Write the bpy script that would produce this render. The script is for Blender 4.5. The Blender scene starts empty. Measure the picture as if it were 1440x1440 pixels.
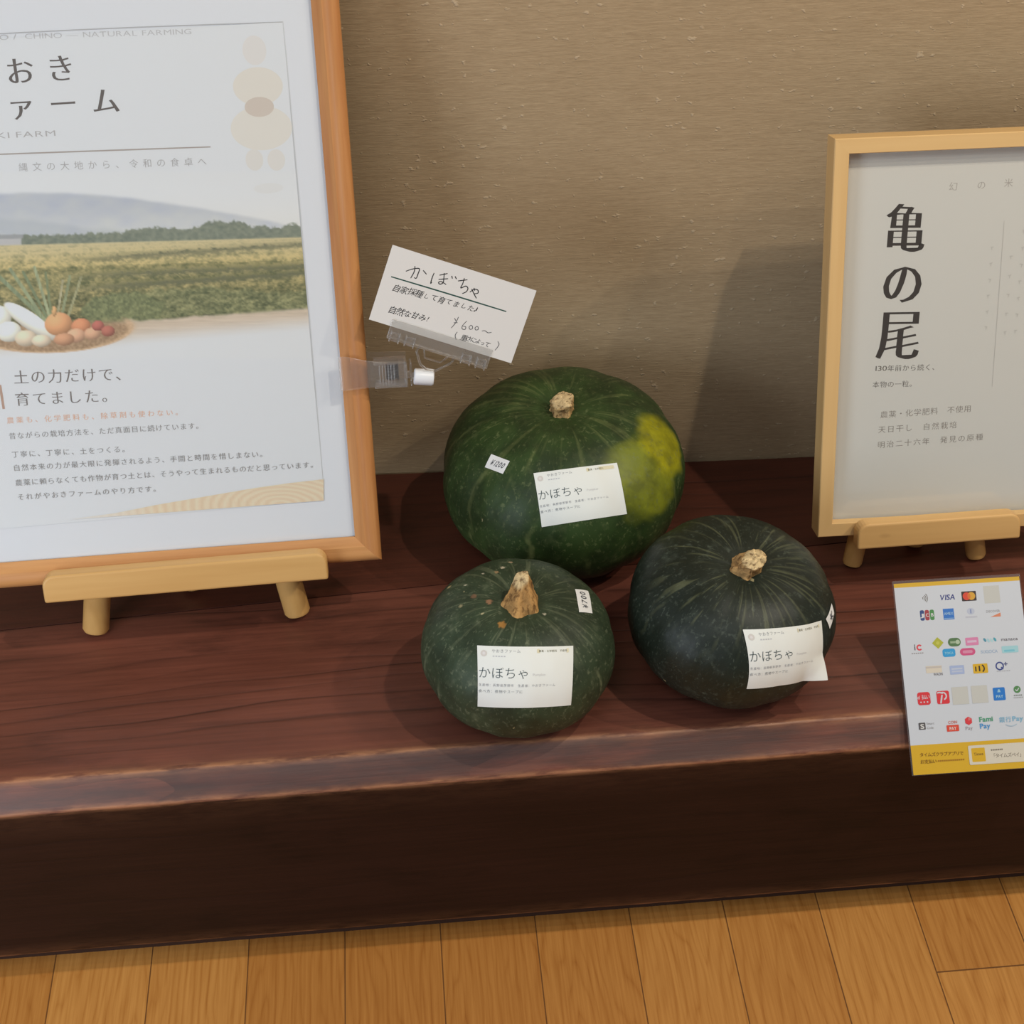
# -*- coding: utf-8 -*-
import bpy, math, random
import numpy as np
from mathutils import Matrix, Vector
from mathutils.bvhtree import BVHTree

random.seed(7)
scene = bpy.context.scene
COL = scene.collection

# ------------------------------------------------------------------ camera, world, lights, exposure
# (z = 0 is the top of the bench; the floor lies 0.26 m lower)
cam_data = bpy.data.cameras.new('camera')
cam = bpy.data.objects.new('camera', cam_data)
COL.objects.link(cam)
CR = ((0.9963502776550512, -0.0824220541929798, -0.02219750434872506),
      (-0.06873122952952058, -0.6204545569567513, -0.7812247825299462),
      (0.05061760863634831, 0.7798991907510937, -0.6238550392212333))
cam.matrix_world = Matrix(((CR[0][0], -CR[1][0], -CR[2][0], 0.0),
                           (CR[0][1], -CR[1][1], -CR[2][1], -1.4216849834372318),
                           (CR[0][2], -CR[1][2], -CR[2][2], 1.0769453814922811),
                           (0, 0, 0, 1)))
cam_data.sensor_width = 36.0
cam_data.lens = 36.0 * 2300.0 / 1440.0
cam_data.clip_start = 0.02
scene.camera = cam

scene.view_settings.view_transform = 'Standard'
scene.view_settings.look = 'None'
scene.view_settings.gamma = 1.0
scene.view_settings.use_curve_mapping = False
scene.view_settings.exposure = 0.0

world = bpy.data.worlds.new('room_ambient')
scene.world = world
world.use_nodes = True
world.node_tree.nodes['Background'].inputs['Color'].default_value = (0.86, 0.92, 1.0, 1)
world.node_tree.nodes['Background'].inputs['Strength'].default_value = 0.22


def spot(name, loc, target, watts, color, radius, size=1.2, blend=0.8):
    d = bpy.data.lights.new(name, 'SPOT')
    d.energy = watts
    d.color = color
    d.shadow_soft_size = radius
    d.spot_size = size
    d.spot_blend = blend
    o = bpy.data.objects.new(name, d)
    COL.objects.link(o)
    o.location = loc
    o.rotation_euler = (Vector(target) - Vector(loc)).to_track_quat('-Z', 'Y').to_euler()
    return o


def area(name, loc, target, watts, color, sx, sy):
    d = bpy.data.lights.new(name, 'AREA')
    d.energy = watts
    d.color = color
    d.shape = 'RECTANGLE'
    d.size = sx
    d.size_y = sy
    o = bpy.data.objects.new(name, d)
    COL.objects.link(o)
    o.location = loc
    o.rotation_euler = (Vector(target) - Vector(loc)).to_track_quat('-Z', 'Y').to_euler()
    return o


WARM = (1.0, 0.90, 0.76)
spot('ceiling_or_fill_spot', (0.894, -0.867, 2.0), (0.1, -0.25, 0.05), 45, WARM, 0.018, 2.0, 0.4)
spot('ceiling_or_fill_spot', (1.224, -1.542, 2.0), (0.2, -0.15, 0.1), 12, WARM, 0.03, 1.9, 0.4)
spot('ceiling_or_fill_spot', (1.830, -1.163, 2.0), (0.2, -0.1, 0.15), 26, WARM, 0.02, 1.8, 0.4)
spot('ceiling_or_fill_spot', (1.848, -0.794, 2.0), (0.2, -0.1, 0.15), 44, WARM, 0.015, 1.8, 0.4)
area('ceiling_panel', (-0.4, -1.7, 2.0), (0.0, -0.1, 0.3), 8, (0.95, 0.96, 1.0), 0.7, 0.5)
spot('ceiling_or_fill_spot', (-1.0, -2.3, 1.5), (-0.66, -0.43, -0.10), 26, (1.0, 0.97, 0.93), 0.08, 0.42, 0.8)  # added fill spot, narrow cone that brightens the left bench front
area('daylight_window', (-1.15, -1.38, 0.5), (-0.3, -0.3, 0.05), 12, (0.78, 0.87, 1.0), 0.6, 0.8)


# ------------------------------------------------------------------ helpers
def lin(c):
    return tuple((x / 12.92 if x <= 0.04045 else ((x + 0.055) / 1.055) ** 2.4) for x in (v / 255.0 for v in c))


def lin_np(a):
    a = np.asarray(a, float) / 255.0
    return np.where(a <= 0.04045, a / 12.92, ((a + 0.055) / 1.055) ** 2.4)


def pose(P, lean, yaw, roll, size=1.0):
    cy, sy, cl, sl, cr, sr = math.cos(yaw), math.sin(yaw), math.cos(lean), math.sin(lean), math.cos(roll), math.sin(roll)
    Z = Matrix(((cy, -sy, 0), (sy, cy, 0), (0, 0, 1)))
    X = Matrix(((1, 0, 0), (0, cl, sl), (0, -sl, cl)))
    Y = Matrix(((cr, 0, sr), (0, 1, 0), (-sr, 0, cr)))
    m = (Z @ X @ Y @ Matrix.Scale(size, 3)).to_4x4()
    m.translation = Vector(P)
    return m


def tag(o, label=None, cat=None, group=None, kind=None):
    if label: o['label'] = label
    if cat: o['category'] = cat
    if group: o['group'] = group
    if kind: o['kind'] = kind
    return o


def empty(name, matrix, label, cat, group=None):
    o = bpy.data.objects.new(name, None)
    COL.objects.link(o)
    o.empty_display_size = 0.05
    o.matrix_world = matrix if isinstance(matrix, Matrix) else Matrix.Translation(matrix)
    return tag(o, label, cat, group)


class G:
    """geometry collector; faces carry a material index and (optionally) a colour"""
    def __init__(self):
        self.v, self.f, self.m, self.c = [], [], [], []

    def add(self, verts, faces, mi=0, col=None):
        b = len(self.v)
        self.v.extend(tuple(p) for p in verts)
        self.c.extend([col or (1, 1, 1)] * len(verts))
        for fc in faces:
            self.f.append(tuple(b + i for i in fc))
            self.m.append(mi)
        return self

    def box(self, lo, hi, mi=0, M=None):
        x0, y0, z0 = lo
        x1, y1, z1 = hi
        vs = [(x0, y0, z0), (x1, y0, z0), (x1, y1, z0), (x0, y1, z0), (x0, y0, z1), (x1, y0, z1), (x1, y1, z1), (x0, y1, z1)]
        if M is not None: vs = [M @ Vector(p) for p in vs]
        return self.add(vs, [(0, 3, 2, 1), (4, 5, 6, 7), (0, 1, 5, 4), (1, 2, 6, 5), (2, 3, 7, 6), (3, 0, 4, 7)], mi)

    def extrude(self, poly, fn, ts, mi=0):
        """poly: closed 2D outline; fn(p2, t) -> 3D"""
        n = len(poly)
        vs = [fn(p, t) for t in ts for p in poly]
        fs = []
        for k in range(len(ts) - 1):
            for i in range(n):
                j = (i + 1) % n
                fs.append((k * n + i, k * n + j, (k + 1) * n + j, (k + 1) * n + i))
        fs.append(tuple(range(n - 1, -1, -1)))
        fs.append(tuple((len(ts) - 1) * n + i for i in range(n)))
        return self.add(vs, fs, mi)

    def tube(self, path, radii, seg=20, mi=0, round_end=0.0):
        pts = [Vector(p) for p in path]
        rings = []
        for i, p in enumerate(pts):
            d = (pts[min(i + 1, len(pts) - 1)] - pts[max(i - 1, 0)]).normalized()
            a = d.orthogonal().normalized() if i == 0 else (a - d * a.dot(d)).normalized()
            b = d.cross(a)
            r = radii[i] if hasattr(radii, '__len__') else radii
            rings.append([p + a * r * math.cos(2 * math.pi * k / seg) + b * r * math.sin(2 * math.pi * k / seg) for k in range(seg)])
        vs = [q for r in rings for q in r]
        fs = []
        for k in range(len(rings) - 1):
            for i in range(seg):
                j = (i + 1) % seg
                fs.append((k * seg + i, k * seg + j, (k + 1) * seg + j, (k + 1) * seg + i))
        fs.append(tuple(range(seg - 1, -1, -1)))
        fs.append(tuple((len(rings) - 1) * seg + i for i in range(seg)))
        return self.add(vs, fs, mi)


def link(name, g, mats, parent=None, M=None, smooth=False, bevel=0.0, segs=2, colors=False, autosmooth=None):
    """one mesh object; geometry in the parent's local space (M: own local matrix)"""
    me = bpy.data.meshes.new(name)
    me.from_pydata([tuple(p) for p in g.v], [], g.f)
    for m in (mats if isinstance(mats, (list, tuple)) else [mats]): me.materials.append(m)
    me.polygons.foreach_set('material_index', g.m)
    if colors:
        a = me.color_attributes.new('ink', 'FLOAT_COLOR', 'POINT')
        a.data.foreach_set('color', np.c_[np.array(g.c, float), np.ones(len(g.c))].ravel())
    if smooth:
        me.polygons.foreach_set('use_smooth', [True] * len(me.polygons))
    me.update()
    o = bpy.data.objects.new(name, me)
    COL.objects.link(o)
    if parent is not None: o.parent = parent
    if M is not None: o.matrix_local = M
    if bevel:
        b = o.modifiers.new('edge', 'BEVEL')
        b.width = bevel
        b.segments = segs
        b.limit_method = 'ANGLE'
        b.angle_limit = math.radians(40)
    if autosmooth:
        me.polygons.foreach_set('use_smooth', [True] * len(me.polygons))
        try:
            me.set_sharp_from_angle(angle=math.radians(autosmooth))
        except Exception:
            pass
    return o


# ------------------------------------------------------------------ materials
class NT:
    def __init__(self, name):
        self.mat = bpy.data.materials.new(name)
        self.mat.use_nodes = True
        self.t = self.mat.node_tree
        self.b = self.t.nodes['Principled BSDF']
        self.out = self.t.nodes['Material Output']

    def n(self, typ, ins=None, **props):
        nd = self.t.nodes.new(typ)
        for k, v in props.items(): setattr(nd, k, v)
        for k, v in (ins or {}).items(): self.set(nd.inputs[k], v)
        return nd

    def set(self, sock, v):
        if hasattr(v, 'is_output') or isinstance(v, bpy.types.NodeSocket): self.t.links.new(v, sock)
        elif isinstance(v, (tuple, list)) and len(v) == 3 and sock.type == 'RGBA': sock.default_value = (*v, 1)
        else: sock.default_value = v

    def math(self, op, a, b=0.0, clamp=False):
        nd = self.t.nodes.new('ShaderNodeMath')
        nd.operation = op
        nd.use_clamp = clamp
        self.set(nd.inputs[0], a)
        self.set(nd.inputs[1], b)
        return nd.outputs[0]

    def mix(self, f, a, b, mode='MIX'):
        nd = self.t.nodes.new('ShaderNodeMix')
        nd.data_type = 'RGBA'
        nd.blend_type = mode
        self.set(nd.inputs[0], f)
        self.set(nd.inputs[6], a)
        self.set(nd.inputs[7], b)
        return nd.outputs[2]

    def ramp(self, f, stops, interp='LINEAR'):
        nd = self.t.nodes.new('ShaderNodeValToRGB')
        cr = nd.color_ramp
        cr.interpolation = interp
        while len(cr.elements) < len(stops): cr.elements.new(0.5)
        for e, (p, c) in zip(cr.elements, stops):
            e.position = p
            e.color = (*c, 1) if hasattr(c, '__len__') else (c, c, c, 1)
        self.set(nd.inputs[0], f)
        return nd.outputs[0]

    def coords(self, scale=(1, 1, 1), rot=(0, 0, 0), loc=(0, 0, 0), kind='Object'):
        if not hasattr(self, 'tc'): self.tc = self.n('ShaderNodeTexCoord')
        mp = self.n('ShaderNodeMapping')
        self.t.links.new(self.tc.outputs[kind], mp.inputs['Vector'])
        mp.inputs['Scale'].default_value = scale
        mp.inputs['Rotation'].default_value = rot
        mp.inputs['Location'].default_value = loc
        return mp.outputs[0]

    def noise(self, vec, scale=1.0, detail=4.0, rough=0.55, dist=0.0):
        nd = self.n('ShaderNodeTexNoise', {'Vector': vec, 'Scale': scale, 'Detail': detail, 'Roughness': rough, 'Distortion': dist})
        return nd.outputs['Fac']

    def bump(self, h, strength=0.3, dist=0.001):
        nd = self.n('ShaderNodeBump', {'Height': h, 'Strength': strength, 'Distance': dist})
        self.t.links.new(nd.outputs[0], self.b.inputs['Normal'])

    def base(self, c): self.set(self.b.inputs['Base Color'], c)
    def rough(self, r): self.set(self.b.inputs['Roughness'], r)
    def spec(self, s): self.b.inputs['Specular IOR Level'].default_value = s


def simple(name, c, rough=0.5, spec=0.4):
    n = NT(name)
    n.base(c)
    n.rough(rough)
    n.spec(spec)
    return n.mat


def wood(name, light, dark, axis='X', rough=0.45, lines=60.0, contrast=0.6, spec=0.35, seed=0.0, knots=False):
    """straight-grained timber, grain running along the given local axis"""
    n = NT(name)
    s = {'X': (1.6, 34, 34), 'Z': (34, 34, 1.6), 'Y': (34, 1.6, 34)}[axis]
    v = n.coords(s, loc=(seed, seed * 1.7, seed * 0.6))
    big = n.noise(v, 1.0, 3, 0.5, 0.4)
    v2 = n.coords(tuple(x * lines / 12.0 for x in s), loc=(seed * 2, 3.1, seed))
    fine = n.noise(v2, 1.0, 3, 0.6, 0.2)
    f = n.math('ADD', n.math('MULTIPLY', big, 0.6), n.math('MULTIPLY', fine, 0.4))
    col = n.ramp(f, [(0.5 - 0.25 / contrast * 0.6, dark), (0.5 + 0.2 / contrast * 0.5, light)])
    if knots:
        kd = n.n('ShaderNodeTexVoronoi', {'Vector': n.coords((13, 30, 30), loc=(0.35, 0.2, 0.55)), 'Scale': 1.0}).outputs['Distance']
        col = n.mix(n.ramp(kd, [(0.05, 0.8), (0.17, 0.0)]), col, lin((120, 74, 40)))
    n.base(col)
    n.rough(rough)
    n.spec(spec)
    n.bump(fine, 0.12, 0.0006)
    return n.mat


def printed(name, rough=0.55, spec=0.25):
    n = NT(name)
    a = n.n('ShaderNodeVertexColor', layer_name='ink')
    n.base(a.outputs['Color'])
    n.rough(rough)
    n.spec(spec)
    return n.mat


def pane(name, tint=(0.97, 0.98, 0.98), gloss=0.9, rough=0.03):
    n = NT(name)
    tr = n.n('ShaderNodeBsdfTransparent', {'Color': (*tint, 1)})
    gl = n.n('ShaderNodeBsdfGlossy', {'Color': (1, 1, 1, 1), 'Roughness': rough})
    lw = n.n('ShaderNodeLayerWeight', {'Blend': 0.5})
    fr = n.math('ADD', n.math('MULTIPLY', n.math('POWER', lw.outputs['Facing'], 5.0), 0.8), 0.03)
    mx = n.n('ShaderNodeMixShader', {0: n.math('MULTIPLY', fr, gloss)})
    n.t.links.new(tr.outputs[0], mx.inputs[1])
    n.t.links.new(gl.outputs[0], mx.inputs[2])
    n.t.links.new(mx.outputs[0], n.out.inputs['Surface'])
    return n.mat


def acrylic(name, haze=0.035):
    """clear moulded plastic: see-through with glossy, slightly milky edges"""
    n = NT(name)
    tr = n.n('ShaderNodeBsdfTransparent', {'Color': (0.97, 0.97, 0.96, 1)})
    n.base((0.8, 0.8, 0.8))
    n.rough(0.06)
    n.spec(0.9)
    lw = n.n('ShaderNodeLayerWeight', {'Blend': 0.35})
    f = n.math('ADD', n.math('MULTIPLY', n.math('POWER', lw.outputs['Facing'], 2.2), 0.55), haze, True)
    mx = n.n('ShaderNodeMixShader', {0: f})
    n.t.links.new(tr.outputs[0], mx.inputs[1])
    n.t.links.new(n.b.outputs[0], mx.inputs[2])
    n.t.links.new(mx.outputs[0], n.out.inputs['Surface'])
    return n.mat


# wall: fibrous beige plaster cloth
def wall_material():
    n = NT('beige_fibre_wallcovering')
    fib = n.noise(n.coords((34, 34, 430)), 1.0, 4, 0.6, 0.6)
    fib2 = n.noise(n.coords((110, 110, 900), loc=(3, 1, 2)), 1.0, 3, 0.6, 0.3)
    blot = n.noise(n.coords((2.2, 2.2, 3.0)), 1.0, 4, 0.55)
    speck = n.ramp(n.noise(n.coords((120, 120, 170)), 1.0, 2, 0.5), [(0.66, 0.0), (0.74, 1.0)])
    c = n.ramp(n.math('ADD', n.math('MULTIPLY', fib, 0.5), n.math('MULTIPLY', fib2, 0.5)),
               [(0.30, lin((158, 136, 105))), (0.72, lin((190, 167, 133)))])
    c = n.mix(n.math('MULTIPLY', blot, 0.35), c, lin((170, 143, 108)), 'MIX')
    c = n.mix(n.math('MULTIPLY', speck, 0.35), c, lin((222, 203, 172)))
    n.base(c)
    n.rough(0.9)
    n.spec(0.15)
    h = n.math('ADD', n.math('ADD', n.math('MULTIPLY', fib, 0.6), n.math('MULTIPLY', fib2, 0.4)), n.math('MULTIPLY', speck, 1.1))
    n.bump(h, 0.38, 0.0014)
    return n.mat


def floor_material():
    n = NT('oak_floorboards')
    W = 0.0947
    tc = n.n('ShaderNodeNewGeometry')
    sep = n.n('ShaderNodeSeparateXYZ', {0: tc.outputs['Position']})
    x, y = sep.outputs[0], sep.outputs[1]
    bx = n.math('DIVIDE', n.math('ADD', x, 0.396 + W * 40), W)
    idx = n.math('FLOOR', bx)
    fr = n.math('FRACT', bx)
    wn = n.n('ShaderNodeTexWhiteNoise', {'W': idx}, noise_dimensions='1D')
    r = wn.outputs['Value']
    by = n.math('DIVIDE', n.math('ADD', n.math('ADD', y, 40 * 1.8 + FLOOR_JOINT), n.math('MULTIPLY', n.math('SUBTRACT', idx, 49), 0.67)), 1.8)
    jf = n.math('FRACT', by)
    wn2 = n.n('ShaderNodeTexWhiteNoise', {'Vector': n.n('ShaderNodeCombineXYZ', {0: idx, 1: n.math('FLOOR', by)}).outputs[0]}, noise_dimensions='2D')
    r2 = wn2.outputs['Value']
    v = n.n('ShaderNodeCombineXYZ', {0: n.math('MULTIPLY', n.math('SUBTRACT', fr, 0.5), 1.0),
                                     1: n.math('ADD', n.math('MULTIPLY', y, 1.9), n.math('MULTIPLY', r2, 37.0)),
                                     2: n.math('MULTIPLY', r2, 11.0)}).outputs[0]
    # cathedral figure: distorted rings stretched along the board
    off = n.math('MULTIPLY', n.math('SUBTRACT', r2, 0.5), 1.1)
    warp = n.noise(v, 1.6, 3, 0.5)
    ring = n.math('ADD', n.math('MULTIPLY', n.math('ABSOLUTE', n.math('ADD', n.math('SUBTRACT', fr, 0.5), off)), 9.0),
                  n.math('ADD', n.math('MULTIPLY', warp, 9.0), n.math('MULTIPLY', y, 3.0)))
    band = n.math('FRACT', ring)
    tri = n.math('ABSOLUTE', n.math('SUBTRACT', n.math('MULTIPLY', band, 2.0), 1.0))
    pores = n.noise(n.n('ShaderNodeCombineXYZ', {0: n.math('MULTIPLY', x, 420.0), 1: n.math('MULTIPLY', y, 11.0), 2: r2}).outputs[0], 1.0, 3, 0.6)
    g = n.math('ADD', n.math('MULTIPLY', n.math('POWER', tri, 3.0), 0.20), n.math('MULTIPLY', pores, 0.72))
    c = n.ramp(g, [(0.22, lin((206, 152, 84))), (0.60, lin((182, 126, 62))), (0.85, lin((150, 96, 44)))])
    hue = n.mix(r2, lin((255, 246, 232)), lin((226, 205, 178)))
    c = n.mix(1.0, c, hue, 'MULTIPLY')
    edge = n.math('LESS_THAN', n.math('ABSOLUTE', n.math('SUBTRACT', fr, 0.5)), 0.4935)
    joint = n.math('GREATER_THAN', jf, 0.0009)
    keep = n.math('MULTIPLY', edge, joint)
    c = n.mix(n.math('SUBTRACT', 1.0, keep), c, lin((112, 72, 36)))
    n.base(c)
    n.rough(0.42)
    n.spec(0.4)
    n.bump(n.math('ADD', n.math('MULTIPLY', keep, 1.0), n.math('MULTIPLY', pores, 0.15)), 0.2, 0.0006)
    return n.mat


def bench_material(name, light, mid, dark, rough=0.38, worn=True, spec=0.5, linedark=0.75, seed=0.0):
    n = NT(name)
    wander = n.noise(n.coords((1.3, 5, 5), loc=(seed, 0, 0)), 1.0, 3, 0.5)
    pos = n.n('ShaderNodeSeparateXYZ', {0: n.coords((1, 1, 1))})
    yz = n.math('SUBTRACT', pos.outputs[1], n.math('MULTIPLY', pos.outputs[2], 0.8))
    t = n.math('ADD', n.math('MULTIPLY', yz, 48.0), n.math('MULTIPLY', wander, 6.5))
    fr = n.math('FRACT', t)
    line = n.ramp(fr, [(0.0, 0.85), (0.10, 0.15), (0.55, 0.0), (0.88, 0.35), (0.97, 1.0)])
    lid = n.n('ShaderNodeTexWhiteNoise', {'W': n.math('FLOOR', t)}, noise_dimensions='1D').outputs['Value']
    fade = n.ramp(n.noise(n.coords((3.0, 30, 30), loc=(seed, 2, 0)), 1.0, 2, 0.5), [(0.35, 0.1), (0.6, 1.0)])
    line = n.math('MULTIPLY', n.math('MULTIPLY', line, fade), n.math('ADD', n.math('MULTIPLY', lid, 0.7), 0.3))
    fine = n.noise(n.coords((9, 260, 260), loc=(seed, 5, 1)), 1.0, 4, 0.6, 0.3)
    cloud = n.noise(n.coords((4.5, 12, 12), loc=(seed + 3, 1, 4)), 1.0, 5, 0.6)
    c = n.ramp(n.math('ADD', n.math('MULTIPLY', fine, 0.45), n.math('MULTIPLY', cloud, 0.55)), [(0.32, mid), (0.66, light)])
    c = n.mix(n.math('MULTIPLY', line, linedark), c, dark)
    stain = n.ramp(n.noise(n.coords((5, 16, 16), loc=(9 + seed, 2, 2)), 1.0, 5, 0.65), [(0.56, 0.0), (0.70, 1.0)])
    c = n.mix(n.math('MULTIPLY', stain, 0.55), c, dark)
    knot = n.n('ShaderNodeTexVoronoi', {'Vector': n.coords((2.1, 5.5, 5.5), loc=(seed, 0.35, 0.0)), 'Scale': 1.0}).outputs['Distance']
    c = n.mix(n.ramp(knot, [(0.03, 0.9), (0.075, 0.0)]), c, dark)
    if worn:
        a = n.n('ShaderNodeAttribute', attribute_name='wear')
        scr = n.noise(n.coords((30, 160, 160), loc=(1, 7, 3)), 1.0, 4, 0.65)
        w = n.math('MULTIPLY', a.outputs['Fac'], n.ramp(scr, [(0.36, 0.15), (0.58, 1.0)]))
        c = n.mix(w, c, lin((176, 122, 84)))
        b = n.n('ShaderNodeAttribute', attribute_name='scuff')
        sc = n.ramp(n.noise(n.coords((7, 40, 40), loc=(4, 1, 0)), 1.0, 5, 0.65), [(0.40, 0.0), (0.62, 1.0)])
        c = n.mix(n.math('MULTIPLY', n.math('MULTIPLY', b.outputs['Fac'], sc), 0.75), c, lin((66, 47, 41)))
    n.base(c)
    n.rough(n.math('ADD', rough, n.math('MULTIPLY', cloud, 0.18)))
    n.spec(spec)
    n.bump(n.math('SUBTRACT', n.math('MULTIPLY', fine, 0.5), line), 0.35, 0.0012)
    return n.mat


FLOOR_JOINT = 0.5035
M_WALL = wall_material()
M_FLOOR = floor_material()
M_BENCH = bench_material('reddish_brown_timber', lin((120, 68, 52)), lin((88, 48, 36)), lin((36, 18, 13)), seed=0.0)
M_BACKBOARD = bench_material('red_stained_board', lin((96, 49, 34)), lin((70, 35, 25)), lin((30, 15, 11)), worn=False, seed=4.0, linedark=0.5)
M_BENCHFRONT = bench_material('dark_timber_front', lin((48, 27, 19)), lin((34, 19, 13)), lin((18, 10, 7)), rough=0.42, worn=True, spec=0.16, seed=8.0, linedark=0.35)  # front face toned darker than the top of the beam
M_PLINTH = simple('dark_brown_plinth', lin((58, 36, 26)), 0.7)  # one even dark brown
M_FRAME_Z = wood('oiled_orange_frame_upright', lin((208, 150, 92)), lin((170, 106, 56)), 'Z', 0.42, 70)
M_FRAME_X = wood('oiled_orange_frame_rail', lin((210, 156, 98)), lin((176, 116, 64)), 'X', 0.42, 70)
M_PALE_Z = wood('pale_natural_frame_upright', lin((226, 190, 132)), lin((210, 168, 108)), 'Z', 0.45, 30, 0.45)
M_PALE_X = wood('pale_natural_frame_rail', lin((226, 190, 132)), lin((210, 168, 108)), 'X', 0.45, 30, 0.45)
M_EASEL = wood('beech_easel', lin((222, 180, 116)), lin((196, 148, 84)), 'X', 0.45, 30, 0.5)
M_EASEL_LEG = wood('beech_easel_leg', lin((222, 176, 108)), lin((192, 142, 76)), 'Z', 0.42, 30, 0.5)
M_PINE = wood('knotty_pine_easel', lin((226, 184, 120)), lin((196, 146, 86)), 'X', 0.45, 24, 0.45, seed=5.0, knots=True)
M_MAT = simple('white_mat_board', (0.80, 0.80, 0.82), 0.7, 0.2)
M_PRINT = printed('printed_paper')
M_SATIN = printed('satin_printed_sheet', 0.4, 0.35)
M_STICKER = printed('matte_sticker_paper', 0.6, 0.2)
M_PANE = pane('clear_acrylic_glazing')
M_BACKING = simple('hardboard_backing', lin((96, 72, 48)), 0.8)
def moulded(name):
    n = NT(name)
    gl = n.n('ShaderNodeBsdfGlass', {'Color': (0.96, 0.95, 0.94, 1), 'Roughness': 0.04, 'IOR': 1.42})
    tr = n.n('ShaderNodeBsdfTransparent', {'Color': (0.98, 0.98, 0.97, 1)})
    mx = n.n('ShaderNodeMixShader', {0: 0.5})
    n.t.links.new(tr.outputs[0], mx.inputs[1])
    n.t.links.new(gl.outputs[0], mx.inputs[2])
    n.base((0.85, 0.85, 0.85))
    n.rough(0.12)
    n.spec(0.8)
    lw = n.n('ShaderNodeLayerWeight', {'Blend': 0.5})
    m2 = n.n('ShaderNodeMixShader', {0: n.math('ADD', n.math('MULTIPLY', n.math('POWER', lw.outputs['Facing'], 2.5), 0.55), 0.05, True)})
    n.t.links.new(mx.outputs[0], m2.inputs[1])
    n.t.links.new(n.b.outputs[0], m2.inputs[2])
    n.t.links.new(m2.outputs[0], n.out.inputs['Surface'])
    return n.mat


M_ACRYL = moulded('clear_acrylic_clip')
M_ACRYL2 = acrylic('clear_acrylic_holder', 0.06)
M_WHITEPLASTIC = simple('white_plastic_joint', (0.82, 0.84, 0.86), 0.35, 0.5)
M_STEEL = simple('dark_steel_spring', (0.07, 0.055, 0.05), 0.35, 0.5)
M_STEEL.node_tree.nodes['Principled BSDF'].inputs['Metallic'].default_value = 0.9


# ------------------------------------------------------------------ lettering
_fc = bpy.data.curves.new('lettering', 'FONT')
_fc.size = 1.0
_fc.resolution_u = 3
_fo = bpy.data.objects.new('lettering', _fc)
COL.objects.link(_fo)
_cache = {}


def glyph(ch, ax=0.0, ay=0.0):
    """outline of one character as triangles (em = 1); ax / ay thicken (+) or thin (-) upright and level strokes"""
    key = (ch, ax, ay)
    if key in _cache: return _cache[key]
    if (ch, 0.0, 0.0) not in _cache:
        _fc.body = ch
        dg = bpy.context.evaluated_depsgraph_get()
        dg.update()
        me = bpy.data.meshes.new_from_object(_fo.evaluated_get(dg))
        vs = [(v.co.x, v.co.y) for v in me.vertices]
        fs = [tuple(p.vertices) for p in me.polygons]
        fs = [f if sum(vs[f[i]][0] * vs[f[(i + 1) % len(f)]][1] - vs[f[(i + 1) % len(f)]][0] * vs[f[i]][1] for i in range(len(f))) > 0
              else tuple(reversed(f)) for f in fs]
        bpy.data.meshes.remove(me)
        _cache[(ch, 0.0, 0.0)] = (vs, fs)
    vs, fs = _cache[(ch, 0.0, 0.0)]
    if ax or ay:
        # weld doubled outline points, then shift each along its outward normal
        remap, uniq = {}, []
        idx = []
        for p in vs:
            k = (round(p[0], 4), round(p[1], 4))
            if k not in remap:
                remap[k] = len(uniq)
                uniq.append(p)
            idx.append(remap[k])
        fs2 = [tuple(idx[i] for i in f) for f in fs]
        fs2 = [f for f in fs2 if len(set(f)) == len(f)]
        cnt = {}
        for f in fs2:
            for i in range(len(f)):
                e = (f[i], f[(i + 1) % len(f)])
                cnt[tuple(sorted(e))] = cnt.get(tuple(sorted(e)), 0) + 1
        nrm = [[0.0, 0.0] for _ in uniq]
        for f in fs2:
            for i in range(len(f)):
                a, b = f[i], f[(i + 1) % len(f)]
                if cnt[tuple(sorted((a, b)))] == 1:
                    ex, ey = uniq[b][0] - uniq[a][0], uniq[b][1] - uniq[a][1]
                    l = math.hypot(ex, ey) or 1
                    for q in (a, b):
                        nrm[q][0] += ey / l
                        nrm[q][1] -= ex / l
        out = []
        for p, q in zip(uniq, nrm):
            sx = max(-1, min(1, q[0]))
            sy = max(-1, min(1, q[1]))
            out.append((p[0] + ax * sx, p[1] + ay * sy))
        vs, fs = out, fs2
    _cache[key] = (vs, fs)
    return vs, fs


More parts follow.
